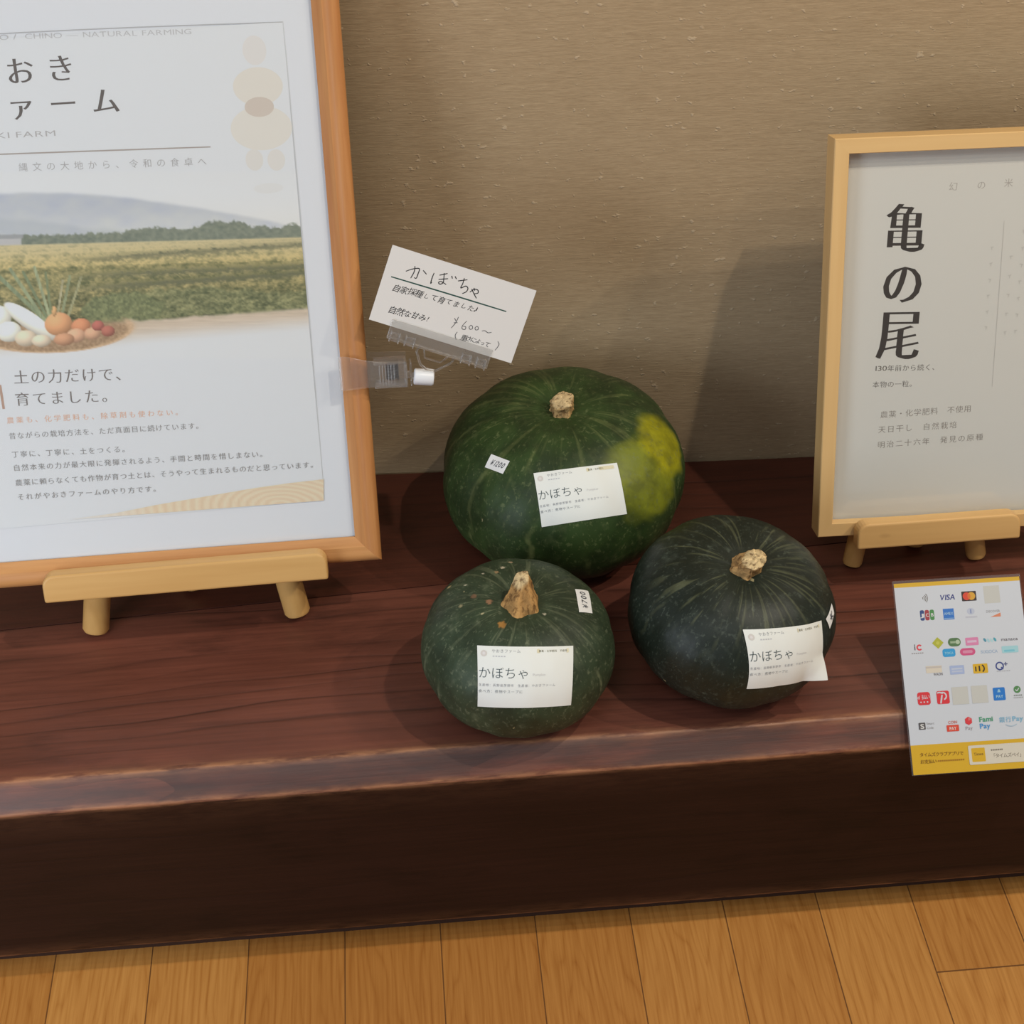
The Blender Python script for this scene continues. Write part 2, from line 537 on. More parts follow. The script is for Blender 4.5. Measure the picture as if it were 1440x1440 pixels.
class Art(G):
    """flat printed matter in (u, v); later layers lie a hair higher; mapped onto its sheet at the end"""
    def __init__(self):
        super().__init__()
        self.layer = 0

    def put(self, pts, faces, col):
        self.layer += 1
        h = self.layer * 2e-6
        self.add([(p[0], p[1], h) for p in pts], faces, 0, col)

    def poly(self, pts, col): self.put(pts, [tuple(range(len(pts)))], col)

    def rect(self, cx, cy, w, h, col, r=0.0, rot=0.0):
        if r <= 0: pts = [(-w / 2, -h / 2), (w / 2, -h / 2), (w / 2, h / 2), (-w / 2, h / 2)]
        else:
            pts = []
            for sx, sy, a0 in ((1, 1, 0), (-1, 1, 90), (-1, -1, 180), (1, -1, 270)):
                for k in range(6):
                    a = math.radians(a0 + 18 * k)
                    pts.append((sx * (w / 2 - r) + r * math.cos(a), sy * (h / 2 - r) + r * math.sin(a)))
        c, s = math.cos(rot), math.sin(rot)
        self.poly([(cx + c * x - s * y, cy + s * x + c * y) for x, y in pts], col)

    def ellipse(self, cx, cy, rx, ry, col, n=40, rot=0.0):
        c, s = math.cos(rot), math.sin(rot)
        self.poly([(cx + c * rx * math.cos(2 * math.pi * k / n) - s * ry * math.sin(2 * math.pi * k / n),
                    cy + s * rx * math.cos(2 * math.pi * k / n) + c * ry * math.sin(2 * math.pi * k / n)) for k in range(n)], col)

    def ring(self, cx, cy, r, w, col, a0=0, a1=360, n=40, sy=1.0):
        pts, fs = [], []
        for k in range(n + 1):
            a = math.radians(a0 + (a1 - a0) * k / n)
            pts += [(cx + (r - w / 2) * math.cos(a), cy + sy * (r - w / 2) * math.sin(a)), (cx + (r + w / 2) * math.cos(a), cy + sy * (r + w / 2) * math.sin(a))]
        for k in range(n): fs.append((2 * k, 2 * k + 1, 2 * k + 3, 2 * k + 2))
        self.put(pts, fs, col)

    def stroke(self, path, w, col):
        """pen line through path; w a width or list of widths"""
        P = [Vector((p[0], p[1])) for p in path]
        fine = []
        if len(P) > 2:
            for i in range(len(P) - 1):
                p0, p1, p2, p3 = P[max(i - 1, 0)], P[i], P[i + 1], P[min(i + 2, len(P) - 1)]
                for k in range(6):
                    t = k / 6
                    fine.append(0.5 * ((2 * p1) + (p2 - p0) * t + (2 * p0 - 5 * p1 + 4 * p2 - p3) * t * t + (3 * p1 - p0 - 3 * p2 + p3) * t ** 3))
            fine.append(P[-1])
        else: fine = [P[0].lerp(P[1], k / 4) for k in range(5)]
        pts, fs = [], []
        for i, p in enumerate(fine):
            d = fine[min(i + 1, len(fine) - 1)] - fine[max(i - 1, 0)]
            d = d.normalized() if d.length > 1e-9 else Vector((1, 0))
            nn = Vector((-d.y, d.x))
            t = i / (len(fine) - 1)
            ww = w * (0.75 + 0.35 * math.sin(math.pi * (0.15 + 0.7 * t))) / 2
            pts += [tuple(p - nn * ww), tuple(p + nn * ww)]
        for i in range(len(fine) - 1): fs.append((2 * i, 2 * i + 1, 2 * i + 3, 2 * i + 2))
        self.put(pts, fs, col)

    def char(self, ch, cx, cy, em, col, ax=0, ay=0, rot=0.0, shear=0.0, sx=1.0, centre=None):
        vs, fs = glyph(ch, ax, ay)
        ox, oy = (0.5, 0.38) if centre is None else centre
        c, s = math.cos(rot), math.sin(rot)
        pts = []
        for x, y in vs:
            x = (x - ox) * em * sx
            y = (y - oy) * em
            x += shear * y
            pts.append((cx + c * x - s * y, cy + s * x + c * y))
        self.put(pts, fs, col)

    def line(self, text, p0, p1, n, em, col, ax=0, ay=0, **kw):
        """full-width text: centre of the first character at p0, of character n at p1"""
        dx, dy = (p1[0] - p0[0]) / n, (p1[1] - p0[1]) / n
        rot = math.atan2(dy, dx)
        for i, ch in enumerate(text):
            if ch in ' \u3000': continue
            self.char(ch, p0[0] + dx * i, p0[1] + dy * i, em, col, ax, ay, rot, **kw)

    def latin(self, text, p0, p1, em, col, ax=0, ay=0, fit=True, shear=0.0, gap=0.0):
        """proportional text from p0 to p1 along the baseline"""
        adv = []
        for ch in text:
            if ch == ' ': adv.append(0.3 + gap)
            else: adv.append(max(x for x, y in glyph(ch)[0]) + 0.06 + gap)
        tot = sum(adv) - gap - 0.06
        L = math.hypot(p1[0] - p0[0], p1[1] - p0[1])
        sx = (L / (tot * em)) if fit else 1.0
        rot = math.atan2(p1[1] - p0[1], p1[0] - p0[0])
        x = 0.0
        for ch, a in zip(text, adv):
            if ch != ' ':
                self.char(ch, p0[0] + x * em * sx * math.cos(rot), p0[1] + x * em * sx * math.sin(rot), em, col, ax, ay, rot, shear, sx, centre=(0, 0))
            x += a

    def mapped(self, fn):
        g = G()
        g.v = [tuple(fn(u, v, h)) for u, v, h in self.v]
        g.f, g.m, g.c = self.f, self.m, self.c
        return g


def ink(obs, white):
    """paint colour of a print, from how it looks beside its white paper"""
    a, w = lin(obs), lin(white)
    return tuple(min(0.86, 0.80 * x / y) for x, y in zip(a, w))


# ------------------------------------------------------------------ value noise for prints and skins
def vnoise2(x, y, seed=0):
    xi, yi = np.floor(x).astype(np.int64), np.floor(y).astype(np.int64)
    xf, yf = x - xi, y - yi
    xf = xf * xf * (3 - 2 * xf)
    yf = yf * yf * (3 - 2 * yf)

    def h(a, b):
        n = (a * 374761393 + b * 668265263 + seed * 974711) & 0x7fffffff
        n = ((n ^ (n >> 13)) * 1274126177) & 0x7fffffff
        return ((n ^ (n >> 16)) & 0xffff) / 65535.0
    return (h(xi, yi) * (1 - xf) + h(xi + 1, yi) * xf) * (1 - yf) + (h(xi, yi + 1) * (1 - xf) + h(xi + 1, yi + 1) * xf) * yf


def fbm2(x, y, seed=0, oct=4):
    s, a, t = 0, 0.5, 0
    for k in range(oct):
        s = s + a * vnoise2(x * 2 ** k, y * 2 ** k, seed + k)
        t += a
        a *= 0.5
    return s / t


def sstep(a, b, x):
    t = np.clip((x - a) / (b - a), 0, 1)
    return t * t * (3 - 2 * t)


# ------------------------------------------------------------------ the room
def wall_y(x): return 0.009 - 0.044 * (x + 0.0536)


g = G()
xs = (-3.0, 4.0)
g.add([(xs[0], wall_y(xs[0]), -0.27), (xs[1], wall_y(xs[1]), -0.27), (xs[1], wall_y(xs[1]), 2.4), (xs[0], wall_y(xs[0]), 2.4),
       (xs[0], wall_y(xs[0]) + 0.12, -0.27), (xs[1], wall_y(xs[1]) + 0.12, -0.27), (xs[1], wall_y(xs[1]) + 0.12, 2.4), (xs[0], wall_y(xs[0]) + 0.12, 2.4)],
      [(0, 1, 2, 3), (5, 4, 7, 6), (4, 0, 3, 7), (1, 5, 6, 2), (3, 2, 6, 7), (4, 5, 1, 0)])
tag(link('wall_back', g, M_WALL), 'beige fibre-textured wall behind the bench', 'wall', kind='structure')
g = G().box((-3.0, -4.0, -0.30), (4.0, 0.3, -0.26))
tag(link('floor', g, M_FLOOR), 'oak plank floor in front of the bench', 'floor', kind='structure')

# ------------------------------------------------------------------ bench
bench = empty('bench', (0.0, -0.25, -0.26), 'long dark red-brown timber bench ledge along the wall', 'bench')
BX0, BX1, NX = -1.7, 1.6, 331
BO = Vector((0.0, -0.25, -0.26))


def seam_y(x): return -0.1845 + 0.05 * x


def bench_beam():
    rng = random.Random(3)
    # outline from the seam, over the top, down the worn chamfer and the front
    sec = [('seam', -0.006), ('seam', 0.0), (-0.26, 0), (-0.34, 0), (-0.392, 0), (-0.4005, 0.0), (-0.4045, -0.0002), (-0.4065, -0.0009), (-0.4078, -0.0019), (-0.4105, -0.0046),
           (-0.417, -0.0111), (-0.4235, -0.0176), (-0.4258, -0.0199), (-0.4268, -0.0212), (-0.4274, -0.0228), (-0.4276, -0.0265), (-0.4276, -0.060), (-0.4276, -0.13), (-0.4276, -0.20),
           (-0.4276, -0.2145), (-0.4272, -0.2172), (-0.4262, -0.2185), (-0.4245, -0.219), (-0.30, -0.219), ('seam', -0.219)]
    wear = [0, 0, 0, 0, 0, 0.12, 0.55, 0.95, 0.45, 0.1, 0, 0.1, 0.5, 0.9, 0.4, 0.05, 0, 0, 0, 0.1, 0.5, 0.5, 0.1, 0, 0]
    scuf = [0, 0, 0, 0, 0.15, 0.2, 0.2, 0.4, 0.8, 1, 1, 1, 0.8, 0.4, 0.1, 0, 0, 0, 0, 0, 0, 0, 0, 0, 0]
    n = len(sec)
    X = np.linspace(BX0, BX1, NX)
    dz = (fbm2(X * 9, X * 0 + 1.3, 5, 4) - 0.5)
    dy = (fbm2(X * 11, X * 0 + 7.3, 9, 4) - 0.5)
    vs, W, S = [], [], []
    for i, x in enumerate(X):
        for k, (y, z) in enumerate(sec):
            yy = seam_y(x) if y == 'seam' else y
            a = wear[k]
            vs.append((x, yy + a * dy[i] * 0.004, z + a * dz[i] * 0.003))
            W.append(a)
            S.append(scuf[k])
    fs, mi = [], []
    for i in range(NX - 1):
        for k in range(n):
            j = (k + 1) % n
            fs.append((i * n + k, i * n + j, (i + 1) * n + j, (i + 1) * n + k))
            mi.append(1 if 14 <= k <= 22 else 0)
    fs += [tuple(range(n - 1, -1, -1)), tuple((NX - 1) * n + k for k in range(n))]
    mi += [0, 0]
    g = G()
    g.v = [tuple(Vector(v) - BO) for v in vs]
    g.f, g.m, g.c = fs, mi, []
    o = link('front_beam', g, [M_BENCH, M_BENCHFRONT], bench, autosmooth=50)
    for nm, arr in (('wear', W), ('scuff', S)):
        a = o.data.attributes.new(nm, 'FLOAT', 'POINT')
        a.data.foreach_set('value', arr)
    return o


bench_beam()
g = G()
X = np.linspace(BX0, BX1, 38)
poly_n = 5
vs = []
for x in X:
    s = seam_y(x) + 0.0011
    w = wall_y(x) - 0.003
    vs += [(x, s + 0.014, -0.04), (x, s + 0.0009, -0.0012), (x, s + 0.0011, -0.0006), (x, w, -0.0003), (x, w, -0.04)]
fs = []
for i in range(len(X) - 1):
    for k in range(5):
        j = (k + 1) % 5
        fs.append((i * 5 + k, i * 5 + j, (i + 1) * 5 + j, (i + 1) * 5 + k))
fs += [(4, 3, 2, 1, 0), tuple((len(X) - 1) * 5 + k for k in range(5))]
g.add([Vector(v) - BO for v in vs], fs)
link('back_board', g, M_BACKBOARD, bench)
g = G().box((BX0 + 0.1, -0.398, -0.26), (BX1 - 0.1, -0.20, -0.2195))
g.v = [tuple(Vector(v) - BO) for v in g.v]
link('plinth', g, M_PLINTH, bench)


# ------------------------------------------------------------------ frames
def frame_rails(name, u0, u1, w0, w1, prof, mats, parent):
    """four mitred rails; prof: list of (inset, depth) from the outer back edge round to the inner back edge (depth: -y is the front)"""
    g = G()
    cor = [((u0, w0), (1, 1)), ((u1, w0), (-1, 1)), ((u1, w1), (-1, -1)), ((u0, w1), (1, -1))]
    n = len(prof)
    for k in range(4):
        (a, da), (b, db) = cor[k], cor[(k + 1) % 4]
        vs = []
        for (c, d) in ((a, da), (b, db)):
            vs += [(c[0] + d[0] * p[0], p[1], c[1] + d[1] * p[0]) for p in prof]
        fs = [(i, (i + 1) % n, n + (i + 1) % n, n + i) for i in range(n)]
        fs = [tuple(reversed(f)) for f in fs]
        g.add(vs, fs, k % 2)
    return link(name, g, mats, parent, autosmooth=35)


L_M = pose((-0.04761, -0.228, 0.07421), 0.314162, 0.025205, 0.011401)
R_M = pose((0.37497, -0.22196, 0.05934), 0.296504, -0.005995, 0.014304)

# --- big poster in the orange-brown frame
LT, LW0 = 0.5560, -0.3955
poster = empty('framed_poster', L_M @ Matrix.Translation((-0.2, 0, 0)), 'large white farm poster with field photo in orange-brown wood frame', 'framed poster')
SH = Matrix.Translation((0.2, 0, 0))   # children are drawn from the frame's lower right corner
prof = [(0.0, 0.020), (0.0, 0.003), (0.0012, 0.0007), (0.004, -0.0008), (0.0075, -0.001), (0.0105, 0.0), (0.0150, 0.0002), (0.0175, 0.0022), (0.0205, 0.0040), (0.0238, 0.0062), (0.0238, 0.0075), (0.012, 0.0085), (0.012, 0.020)]


def shift(g):
    g.v = [(p[0] + 0.2, p[1], p[2]) for p in g.v]
    return g


_fr = frame_rails('frame', LW0, 0.0, 0.0, LT, prof, [M_FRAME_X, M_FRAME_Z], poster)
_fr.matrix_local = SH
link('mat_board', shift(G().box((LW0 + 0.014, 0.0090, 0.014), (-0.014, 0.0115, LT - 0.014))), M_MAT, poster)
link('backing_board', shift(G().box((LW0 + 0.013, 0.0120, 0.013), (-0.013, 0.0175, LT - 0.013))), M_BACKING, poster)

HL = (0.000583067, -4.47612e-05, -0.277908, -4.78567e-05, -0.000630874, 0.522888, -3.87045e-05, -0.000140737)  # homography from image pixels to the poster plane


def D(x, y):
    """image pixels -> metres on the poster sheet, by homography"""
    d = HL[6] * x + HL[7] * y + 1
    return ((HL[0] * x + HL[1] * y + HL[2]) / d, (HL[3] * x + HL[4] * y + HL[5]) / d)


WL = (205, 208, 213)


def IL(*c): return ink(c, WL)


art = Art()
# sheet
art.poly([D(-92, 60), D(-45, 712 + 40), D(456, 708), D(397, 32)], (0.80, 0.80, 0.805))
sheet_edge = IL(168, 168, 172)
art.stroke([D(-92, 53), D(150, 41), D(397, 32)], 0.0007, sheet_edge)
art.stroke([D(397, 32), D(428, 370), D(456, 708)], 0.0005, IL(190, 193, 198))


def farm_photo():
    NX_, NY_ = 300, 170
    yy = np.linspace(244, 508, NY_)[:, None] * np.ones((1, NX_))
    sx = np.linspace(0, 1, NX_)[None, :] * np.ones((NY_, 1))
    xe = 397 + (yy - 32) * 0.0874
    xx = -75 + sx * (xe + 75)
    # straightened coordinates: x right, y down from the horizon of the picture
    hy = 346 - 0.027 * xx
    y = yy - hy
    x = xx
    W = np.array([206, 209, 214.])
    img = np.zeros(xx.shape + (3,))
    sky = np.array([207, 210, 215.])
    img[:] = sky
    low = sstep(-70, -5, y)[..., None]
    img = img * (1 - low * 0.5) + np.array([214, 213, 210.]) * low * 0.5

    def blend(m, c):
        nonlocal img
        m = np.clip(m, 0, 1)[..., None]
        img = img * (1 - m) + np.asarray(c, float) * m
    # far hills
    r1 = -72 + 0.00028 * (x + 20) ** 2 * (x > -20) + 6 * (fbm2(x / 60, x * 0, 2) - .5) + np.where(x > 150, 0.02 * (x - 150), 0)
    r1 = np.minimum(r1, -6)
    blend(sstep(-3, 4, y - r1) * 0.78, np.stack([166 + 22 * sstep(-60, 0, y) + 12 * (fbm2(x / 25, y / 14, 3) - .5) * 2, 172 + 20 * sstep(-60, 0, y) + 10 * (fbm2(x / 25, y / 14, 3) - .5) * 2, 184 + 14 * sstep(-60, 0, y)], -1))
    r2 = -40 + 0.14 * x + 8 * (fbm2(x / 40, x * 0 + 3, 4) - .5)
    r2 = np.minimum(r2, -5)
    blend(sstep(-2, 8, y - r2) * 0.45, [158, 166, 176])
    # tree line
    t = -9 - 6 * fbm2(x / 9, x * 0 + 2, 8) - 12 * np.exp(-((x - 300) / 26.0) ** 2) - 11 * np.exp(-((x - 335) / 16.0) ** 2) - 5 * np.exp(-((x - 215) / 40.0) ** 2) - 6 * np.exp(-((x - 412) / 10.0) ** 2) - 5 * np.exp(-((x - 368) / 9.0) ** 2)
    m = sstep(-1.5, 2, y - t - 7 * (fbm2(x / 4, y / 4, 12) - .5)) * (1 - sstep(1, 4, y))
    tc = fbm2(x / 5, y / 4, 14)
    blend(m * 0.88, np.stack([92 + 44 * tc, 102 + 40 * tc, 90 + 30 * tc], -1))
    # house at the far left
    blend((sstep(-11, -10, y) * (1 - sstep(2, 3, y))) * (1 - sstep(26, 29, x)), [176, 176, 178])
    blend((sstep(-14, -12, y) * (1 - sstep(-8, -7, y))) * (1 - sstep(29, 31, x)), [150, 152, 155])
    # crop field
    f = sstep(0.5, 3, y)
    rows = 0.5 + 0.5 * np.sin(np.log(np.maximum(y, 0.5) + 6) * 19 + 2.0 * fbm2(x / 60, y / 30, 21) + x * 0.006)
    leaf = np.clip(0.55 * fbm2(x / 3.4, y / 2.4, 23, 4) + 0.45 * fbm2(x / 9.0, y / 4.5, 24, 3) + 0.02, 0, 1)
    leaf = np.clip((leaf - 0.5) * 1.7 + 0.5, 0, 1)
    yel = np.array([200, 180, 122.])
    grn = np.array([100, 104, 70.])
    mixv = np.clip(0.22 * rows + 1.0 * (leaf - 0.22) - 0.0034 * y + 0.20, 0, 1)
    mixv = np.where(y < 34, np.clip(mixv + 0.42 - 0.006 * y, 0, 1), mixv)
    fc = grn + (yel - grn) * mixv[..., None]
    fc = fc * (1 - 0.28 * sstep(50, 110, y)[..., None] * (1 - leaf[..., None]))
    haze = np.array([190, 184, 160.])
    fc = fc * (1 - 0.45 * (1 - sstep(0, 40, y))[..., None]) + haze * 0.45 * (1 - sstep(0, 40, y))[..., None]
    blend(f, fc)
    for yb, sl in ((22, -0.045), (47, -0.015), (63, -0.04)):
        d = y - (yb + sl * (x - 200))
        blend(np.exp(-((d + 7 * (leaf - 0.5)) / 4.0) ** 2) * sstep(60, 200, x) * 0.6 * (0.5 + leaf), [88, 94, 76])
    # dark hedge in front of the path
    top = 62 + 16 * (fbm2(x / 22, x * 0 + 5, 31) - .5) + 0.03 * x
    bot = 112 + 9 * (fbm2(x / 14, x * 0 + 9, 33) - .5) - 0.02 * (x - 200)
    m = sstep(-3, 5, y - top) * (1 - sstep(-3, 3, y - bot))
    blend(m * sstep(150, 240, x) * 0.75, np.stack([78 + 82 * leaf, 86 + 76 * leaf, 60 + 56 * leaf], -1))
    # bush beside the basket
    bx = np.sqrt(((x - 172) / 62) ** 2 + ((y - 103) / 34) ** 2) + 0.35 * (fbm2(x / 12, y / 12, 41) - .5)
    lf = fbm2(x / 3.2, y / 3.2, 43)
    blend((1 - sstep(0.88, 1.0, bx)), np.stack([82 + 74 * lf, 90 + 70 * lf, 64 + 46 * lf], -1))
    # bare earth and wooden table, fading out to paper
    e = sstep(-2, 3, y - bot) * sstep(150, 205, x + 0.4 * (y - 110))
    g1 = fbm2(x / 40, y / 1.6, 51)
    blend(e, np.stack([184 + 26 * g1, 166 + 28 * g1, 146 + 30 * g1], -1))
    tb = sstep(116, 122, y + 0.05 * (x - 100))
    blend(tb * (1 - e * 0.3), np.stack([186 + 24 * g1, 168 + 26 * g1, 148 + 28 * g1], -1))
    # leek leaves
    for (x0, y0, x1, y1, wd, c) in ((-10, 40, 70, 118, 4.0, (128, 140, 108)), (12, 36, 62, 112, 3.4, (142, 152, 118)), (30, 40, 66, 110, 2.8, (118, 130, 98)), (46, 34, 68, 106, 3.0, (150, 158, 124)),
                                     (62, 42, 70, 104, 2.4, (120, 130, 96)), (96, 48, 84, 108, 2.8, (138, 146, 112)), (112, 50, 92, 110, 2.6, (150, 148, 112)), (86, 54, 78, 108, 2.0, (166, 160, 128))):
        tt = np.clip(((x - x0) * (x1 - x0) + (y - y0) * (y1 - y0)) / ((x1 - x0) ** 2 + (y1 - y0) ** 2), 0, 1)
        dd = np.hypot(x - x0 - tt * (x1 - x0), y - y0 - tt * (y1 - y0))
        blend(1 - sstep(wd * 0.5, wd * 0.9, dd), np.array(c) * (0.92 + 0.2 * vnoise2(x / 2, y / 9, 61))[..., None])
    # wicker basket
    bo = ((x - 70) / 116) ** 2 + ((y - 122) / 34) ** 2
    rim = (np.abs(np.sqrt(bo) - 0.965) < 0.045) & (y > 112)
    body = (bo < 1) & (y > 122)
    wk = vnoise2(x / 2.5, y / 2.0, 71)
    blend((1 - sstep(0.93, 1.0, bo)) * sstep(108, 120, y), np.stack([146 + 34 * wk, 118 + 32 * wk, 90 + 28 * wk], -1))
    blend(np.exp(-((np.sqrt(bo) - 0.97) / 0.05) ** 2) * sstep(104, 118, y + 0 * x), np.stack([188 + 20 * wk, 156 + 20 * wk, 122 + 20 * wk], -1))

    def veg(cx, cy, rx, ry, c, rot=0.0):
        cr, sr = math.cos(rot), math.sin(rot)
        ux, uy = (x - cx) * cr + (y - cy) * sr, -(x - cx) * sr + (y - cy) * cr
        q = (ux / rx) ** 2 + (uy / ry) ** 2
        lt = np.clip(1 - ((ux / rx + .3) ** 2 + (uy / ry + .4) ** 2) * 0.5, 0, 1)
        blend(1 - sstep(0.86, 1.04, q), np.array(c) * (0.72 + 0.38 * lt)[..., None])
    veg(-6, 104, 20, 18, (232, 228, 214))
    veg(40, 110, 46, 12, (236, 232, 220), 0.62)
    veg(10, 124, 18, 15, (232, 230, 218))
    veg(34, 134, 16, 12, (214, 196, 172))
    veg(80, 115, 20, 17, (218, 158, 112))
    veg(74, 97, 3.2, 8, (206, 160, 110))
    veg(112, 119, 14, 11.5, (206, 138, 100))
    veg(105, 132, 14, 10, (212, 164, 132))
    veg(88, 137, 15, 9, (196, 146, 112))
    veg(128, 130, 12, 9, (206, 160, 128))
    veg(136, 119, 9, 7.5, (178, 104, 92))
    veg(150, 127, 10, 8, (176, 108, 92))
    veg(56, 138, 14, 9, (218, 200, 176))
    # fade to paper at the bottom and towards the sky
    fade = sstep(128, 158, y + 0.06 * x - 4) * (1 - (1 - sstep(0.95, 1.03, bo)))
    blend(fade, W)
    blend(1 - sstep(248, 275, yy), W)
    grey_ = img.mean(-1, keepdims=True)
    img = img * 0.88 + grey_ * 0.12
    pts, cols = [], 0.80 * lin_np(np.clip(img, 0, 255)) / np.array(lin(WL))
    for j in range(NY_):
        for i in range(NX_): pts.append(D(xx[j, i], yy[j, i]))
    faces = [(j * NX_ + i, (j + 1) * NX_ + i, (j + 1) * NX_ + i + 1, j * NX_ + i + 1) for j in range(NY_ - 1) for i in range(NX_ - 1)]
    b = len(art.v)
    art.put(pts, faces, (1, 1, 1))
    cols = np.clip(cols.reshape(-1, 3), 0.0, 0.86)
    art.c[b:] = [tuple(c) for c in cols]


farm_photo()
GREY = IL(118, 112, 110)
DK = IL(96, 90, 88)
# emblem of stacked ovals
art.ellipse(*D(357, 72), 0.0100, 0.0122, IL(205, 203, 203))
art.ellipse(*D(377, 267), 0.0130, 0.0045, IL(205, 206, 208))
art.ellipse(*D(357, 227), 0.0076, 0.0092, IL(204, 202, 200))
art.ellipse(*D(388, 227), 0.0076, 0.0092, IL(204, 202, 200))
art.ellipse(*D(362, 123), 0.0212, 0.0160, IL(206, 202, 196))
art.ellipse(*D(367, 182), 0.0264, 0.0188, IL(206, 203, 198))
art.ellipse(*D(364, 152), 0.0125, 0.0084, IL(192, 182, 174))
# heading lines
hp0, hp1 = D(32, 56), D(268, 49)
art.latin('CHINO \u2014 NATURAL FARMING', hp0, hp1, 0.0062, IL(176, 176, 180), -0.004, -0.006)
art.latin('NAGANO / ', D(-70, 60), D(26, 56.5), 0.0062, IL(176, 176, 180), -0.004, -0.006)
art.line('\u3084\u304a\u304d', D(-33, 105), D(83, 97), 2, 0.0245, DK, 0.016, -0.010)
art.line('\u30d5\u30a1\u30fc\u30e0', D(-33, 155), D(146, 143), 3, 0.0245, DK, 0.018, -0.010)
art.latin('YAOKI FARM', D(-58, 199), D(76, 193), 0.0070, IL(166, 164, 166), -0.004, -0.008)
art.stroke([D(-60, 221), D(120, 214.6), D(295, 208.5)], 0.0011, IL(158, 150, 146))
art.line('\u7e04\u6587\u306e\u5927\u5730\u304b\u3089\u3001\u4ee4\u548c\u306e\u98df\u5353\u3078', D(30, 237), D(283, 229), 13, 0.0080, IL(162, 160, 162), -0.002, -0.008)
art.line('\u571f\u306e\u529b\u3060\u3051\u3067\u3001', D(27, 534), D(147, 530), 5, 0.0140, GREY, 0.006, -0.012)
art.line('\u80b2\u3066\u307e\u3057\u305f\u3002', D(29, 565), D(127, 561), 4, 0.0136, GREY, 0.006, -0.012)
art.rect(*D(0, 562), 0.0022, 0.0225, IL(170, 142, 128))
art.line('\u8fb2\u85ac\u3082\u3001\u5316\u5b66\u80a5\u6599\u3082\u3001\u9664\u8349\u5264\u3082\u4f7f\u308f\u306a\u3044\u3002', D(12, 595), D(237, 584), 17, 0.0066, IL(210, 168, 144), 0.004, -0.006)
TXT = IL(140, 138, 138)
for s, a, b, n in (('\u6614\u306a\u304c\u3089\u306e\u683d\u57f9\u65b9\u6cd5\u3092\u3001\u305f\u3060\u771f\u9762\u76ee\u306b\u7d9a\u3051\u3066\u3044\u307e\u3059\u3002', (15, 617), (268, 603), 22),
                   ('\u4e01\u5be7\u306b\u3001\u4e01\u5be7\u306b\u3001\u571f\u3092\u3064\u304f\u308b\u3002', (19, 643), (163, 636), 12),
                   ('\u81ea\u7136\u672c\u6765\u306e\u529b\u304c\u6700\u5927\u9650\u306b\u767a\u63ee\u3055\u308c\u308b\u3088\u3046\u3001\u624b\u9593\u3068\u6642\u9593\u3092\u60dc\u3057\u307e\u306a\u3044\u3002', (21, 662), (358, 643), 29),
                   ('\u8fb2\u85ac\u306b\u983c\u3089\u306a\u304f\u3066\u3082\u4f5c\u7269\u304c\u80b2\u3064\u571f\u3068\u306f\u3001\u305d\u3046\u3084\u3063\u3066\u751f\u307e\u308c\u308b\u3082\u306e\u3060\u3068\u601d\u3063\u3066\u3044\u307e\u3059\u3002', (24, 683), (430, 658), 36),
                   ('\u305d\u308c\u304c\u3084\u304a\u304d\u30d5\u30a1\u30fc\u30e0\u306e\u3084\u308a\u65b9\u3067\u3059\u3002', (27, 703), (207, 692), 15)):
    art.line(s, D(*a), D(*b), n, 0.0067, TXT, 0.006, -0.008)
# wood-grain wedge along the foot of the sheet
up = [(100, 734), (160, 726), (220, 714), (290, 702), (360, 690), (410, 683), (454.5, 678)]
lo = [(100, 735), (456, 708)]
NW = 90
pts, cols = [], []
for i in range(NW):
    x = 100 + 355 * i / (NW - 1)
    yt = np.interp(x, [p[0] for p in up], [p[1] for p in up])
    yb = np.interp(x, [p[0] for p in lo], [p[1] for p in lo])
    for j in range(14):
        y = yt + (yb - yt) * j / 13
        pts.append(D(x, y))
        rr = math.hypot((x - 395) / 2.4, (y - 714))
        gr = 0.5 + 0.5 * math.sin(rr * 1.15 + 2.2 * float(fbm2(np.array(x / 18.), np.array(y / 6.), 5)))
        k = min(1.0, i / 30.0)
        c = np.array([206, 186, 160.]) + np.array([12, 16, 20.]) * gr
        c = c * k + np.array([206, 207, 208.]) * (1 - k)
        cols.append(tuple(np.clip(0.8 * lin_np(c) / np.array(lin(WL)), 0, 0.86)))
b0 = len(art.v)
art.put(pts, [(i * 14 + j, i * 14 + j + 1, (i + 1) * 14 + j + 1, (i + 1) * 14 + j) for i in range(NW - 1) for j in range(13)], (1, 1, 1))
art.c[b0:] = cols
link('printed_sheet', art.mapped(lambda u, v, h: (u + 0.2, 0.0086 - h, v)), M_PRINT, poster, colors=True)
link('glazing', shift(G().box((LW0 + 0.013, 0.0064, 0.013), (-0.013, 0.0078, LT - 0.013))), M_PANE, poster)

# --- white sign in the pale frame
RT, RW1 = 0.3823, 0.2790
sign = empty('framed_sign', R_M @ Matrix.Translation((0.14, 0, 0)), 'smaller cream sign with three large dark characters in pale wood frame', 'framed sign')
prof = [(0.0, 0.026), (0.0, 0.0008), (0.0008, 0.0), (0.0132, 0.0), (0.0138, 0.0008), (0.0138, 0.0105), (0.006, 0.0115), (0.006, 0.026)]
_fr = frame_rails('frame', 0.0, RW1, 0.0, RT, prof, [M_PALE_X, M_PALE_Z], sign)
_fr.matrix_local = Matrix.Translation((-0.14, 0, 0))


def shift_r(g):
    g.v = [(p[0] - 0.14, p[1], p[2]) for p in g.v]
    return g


link('backing_board', shift_r(G().box((0.007, 0.0150, 0.007), (RW1 - 0.007, 0.022, RT - 0.007))), M_BACKING, sign)
WR = (190, 183, 172)


def IR(*c): return tuple(k * x for k, x in zip((0.89, 0.845, 0.76), ink(c, WR)))


art = Art()
art.rect(RW1 / 2, RT / 2, RW1 - 0.016, RT - 0.016, (0.71, 0.675, 0.61))
BK = IR(58, 50, 44)


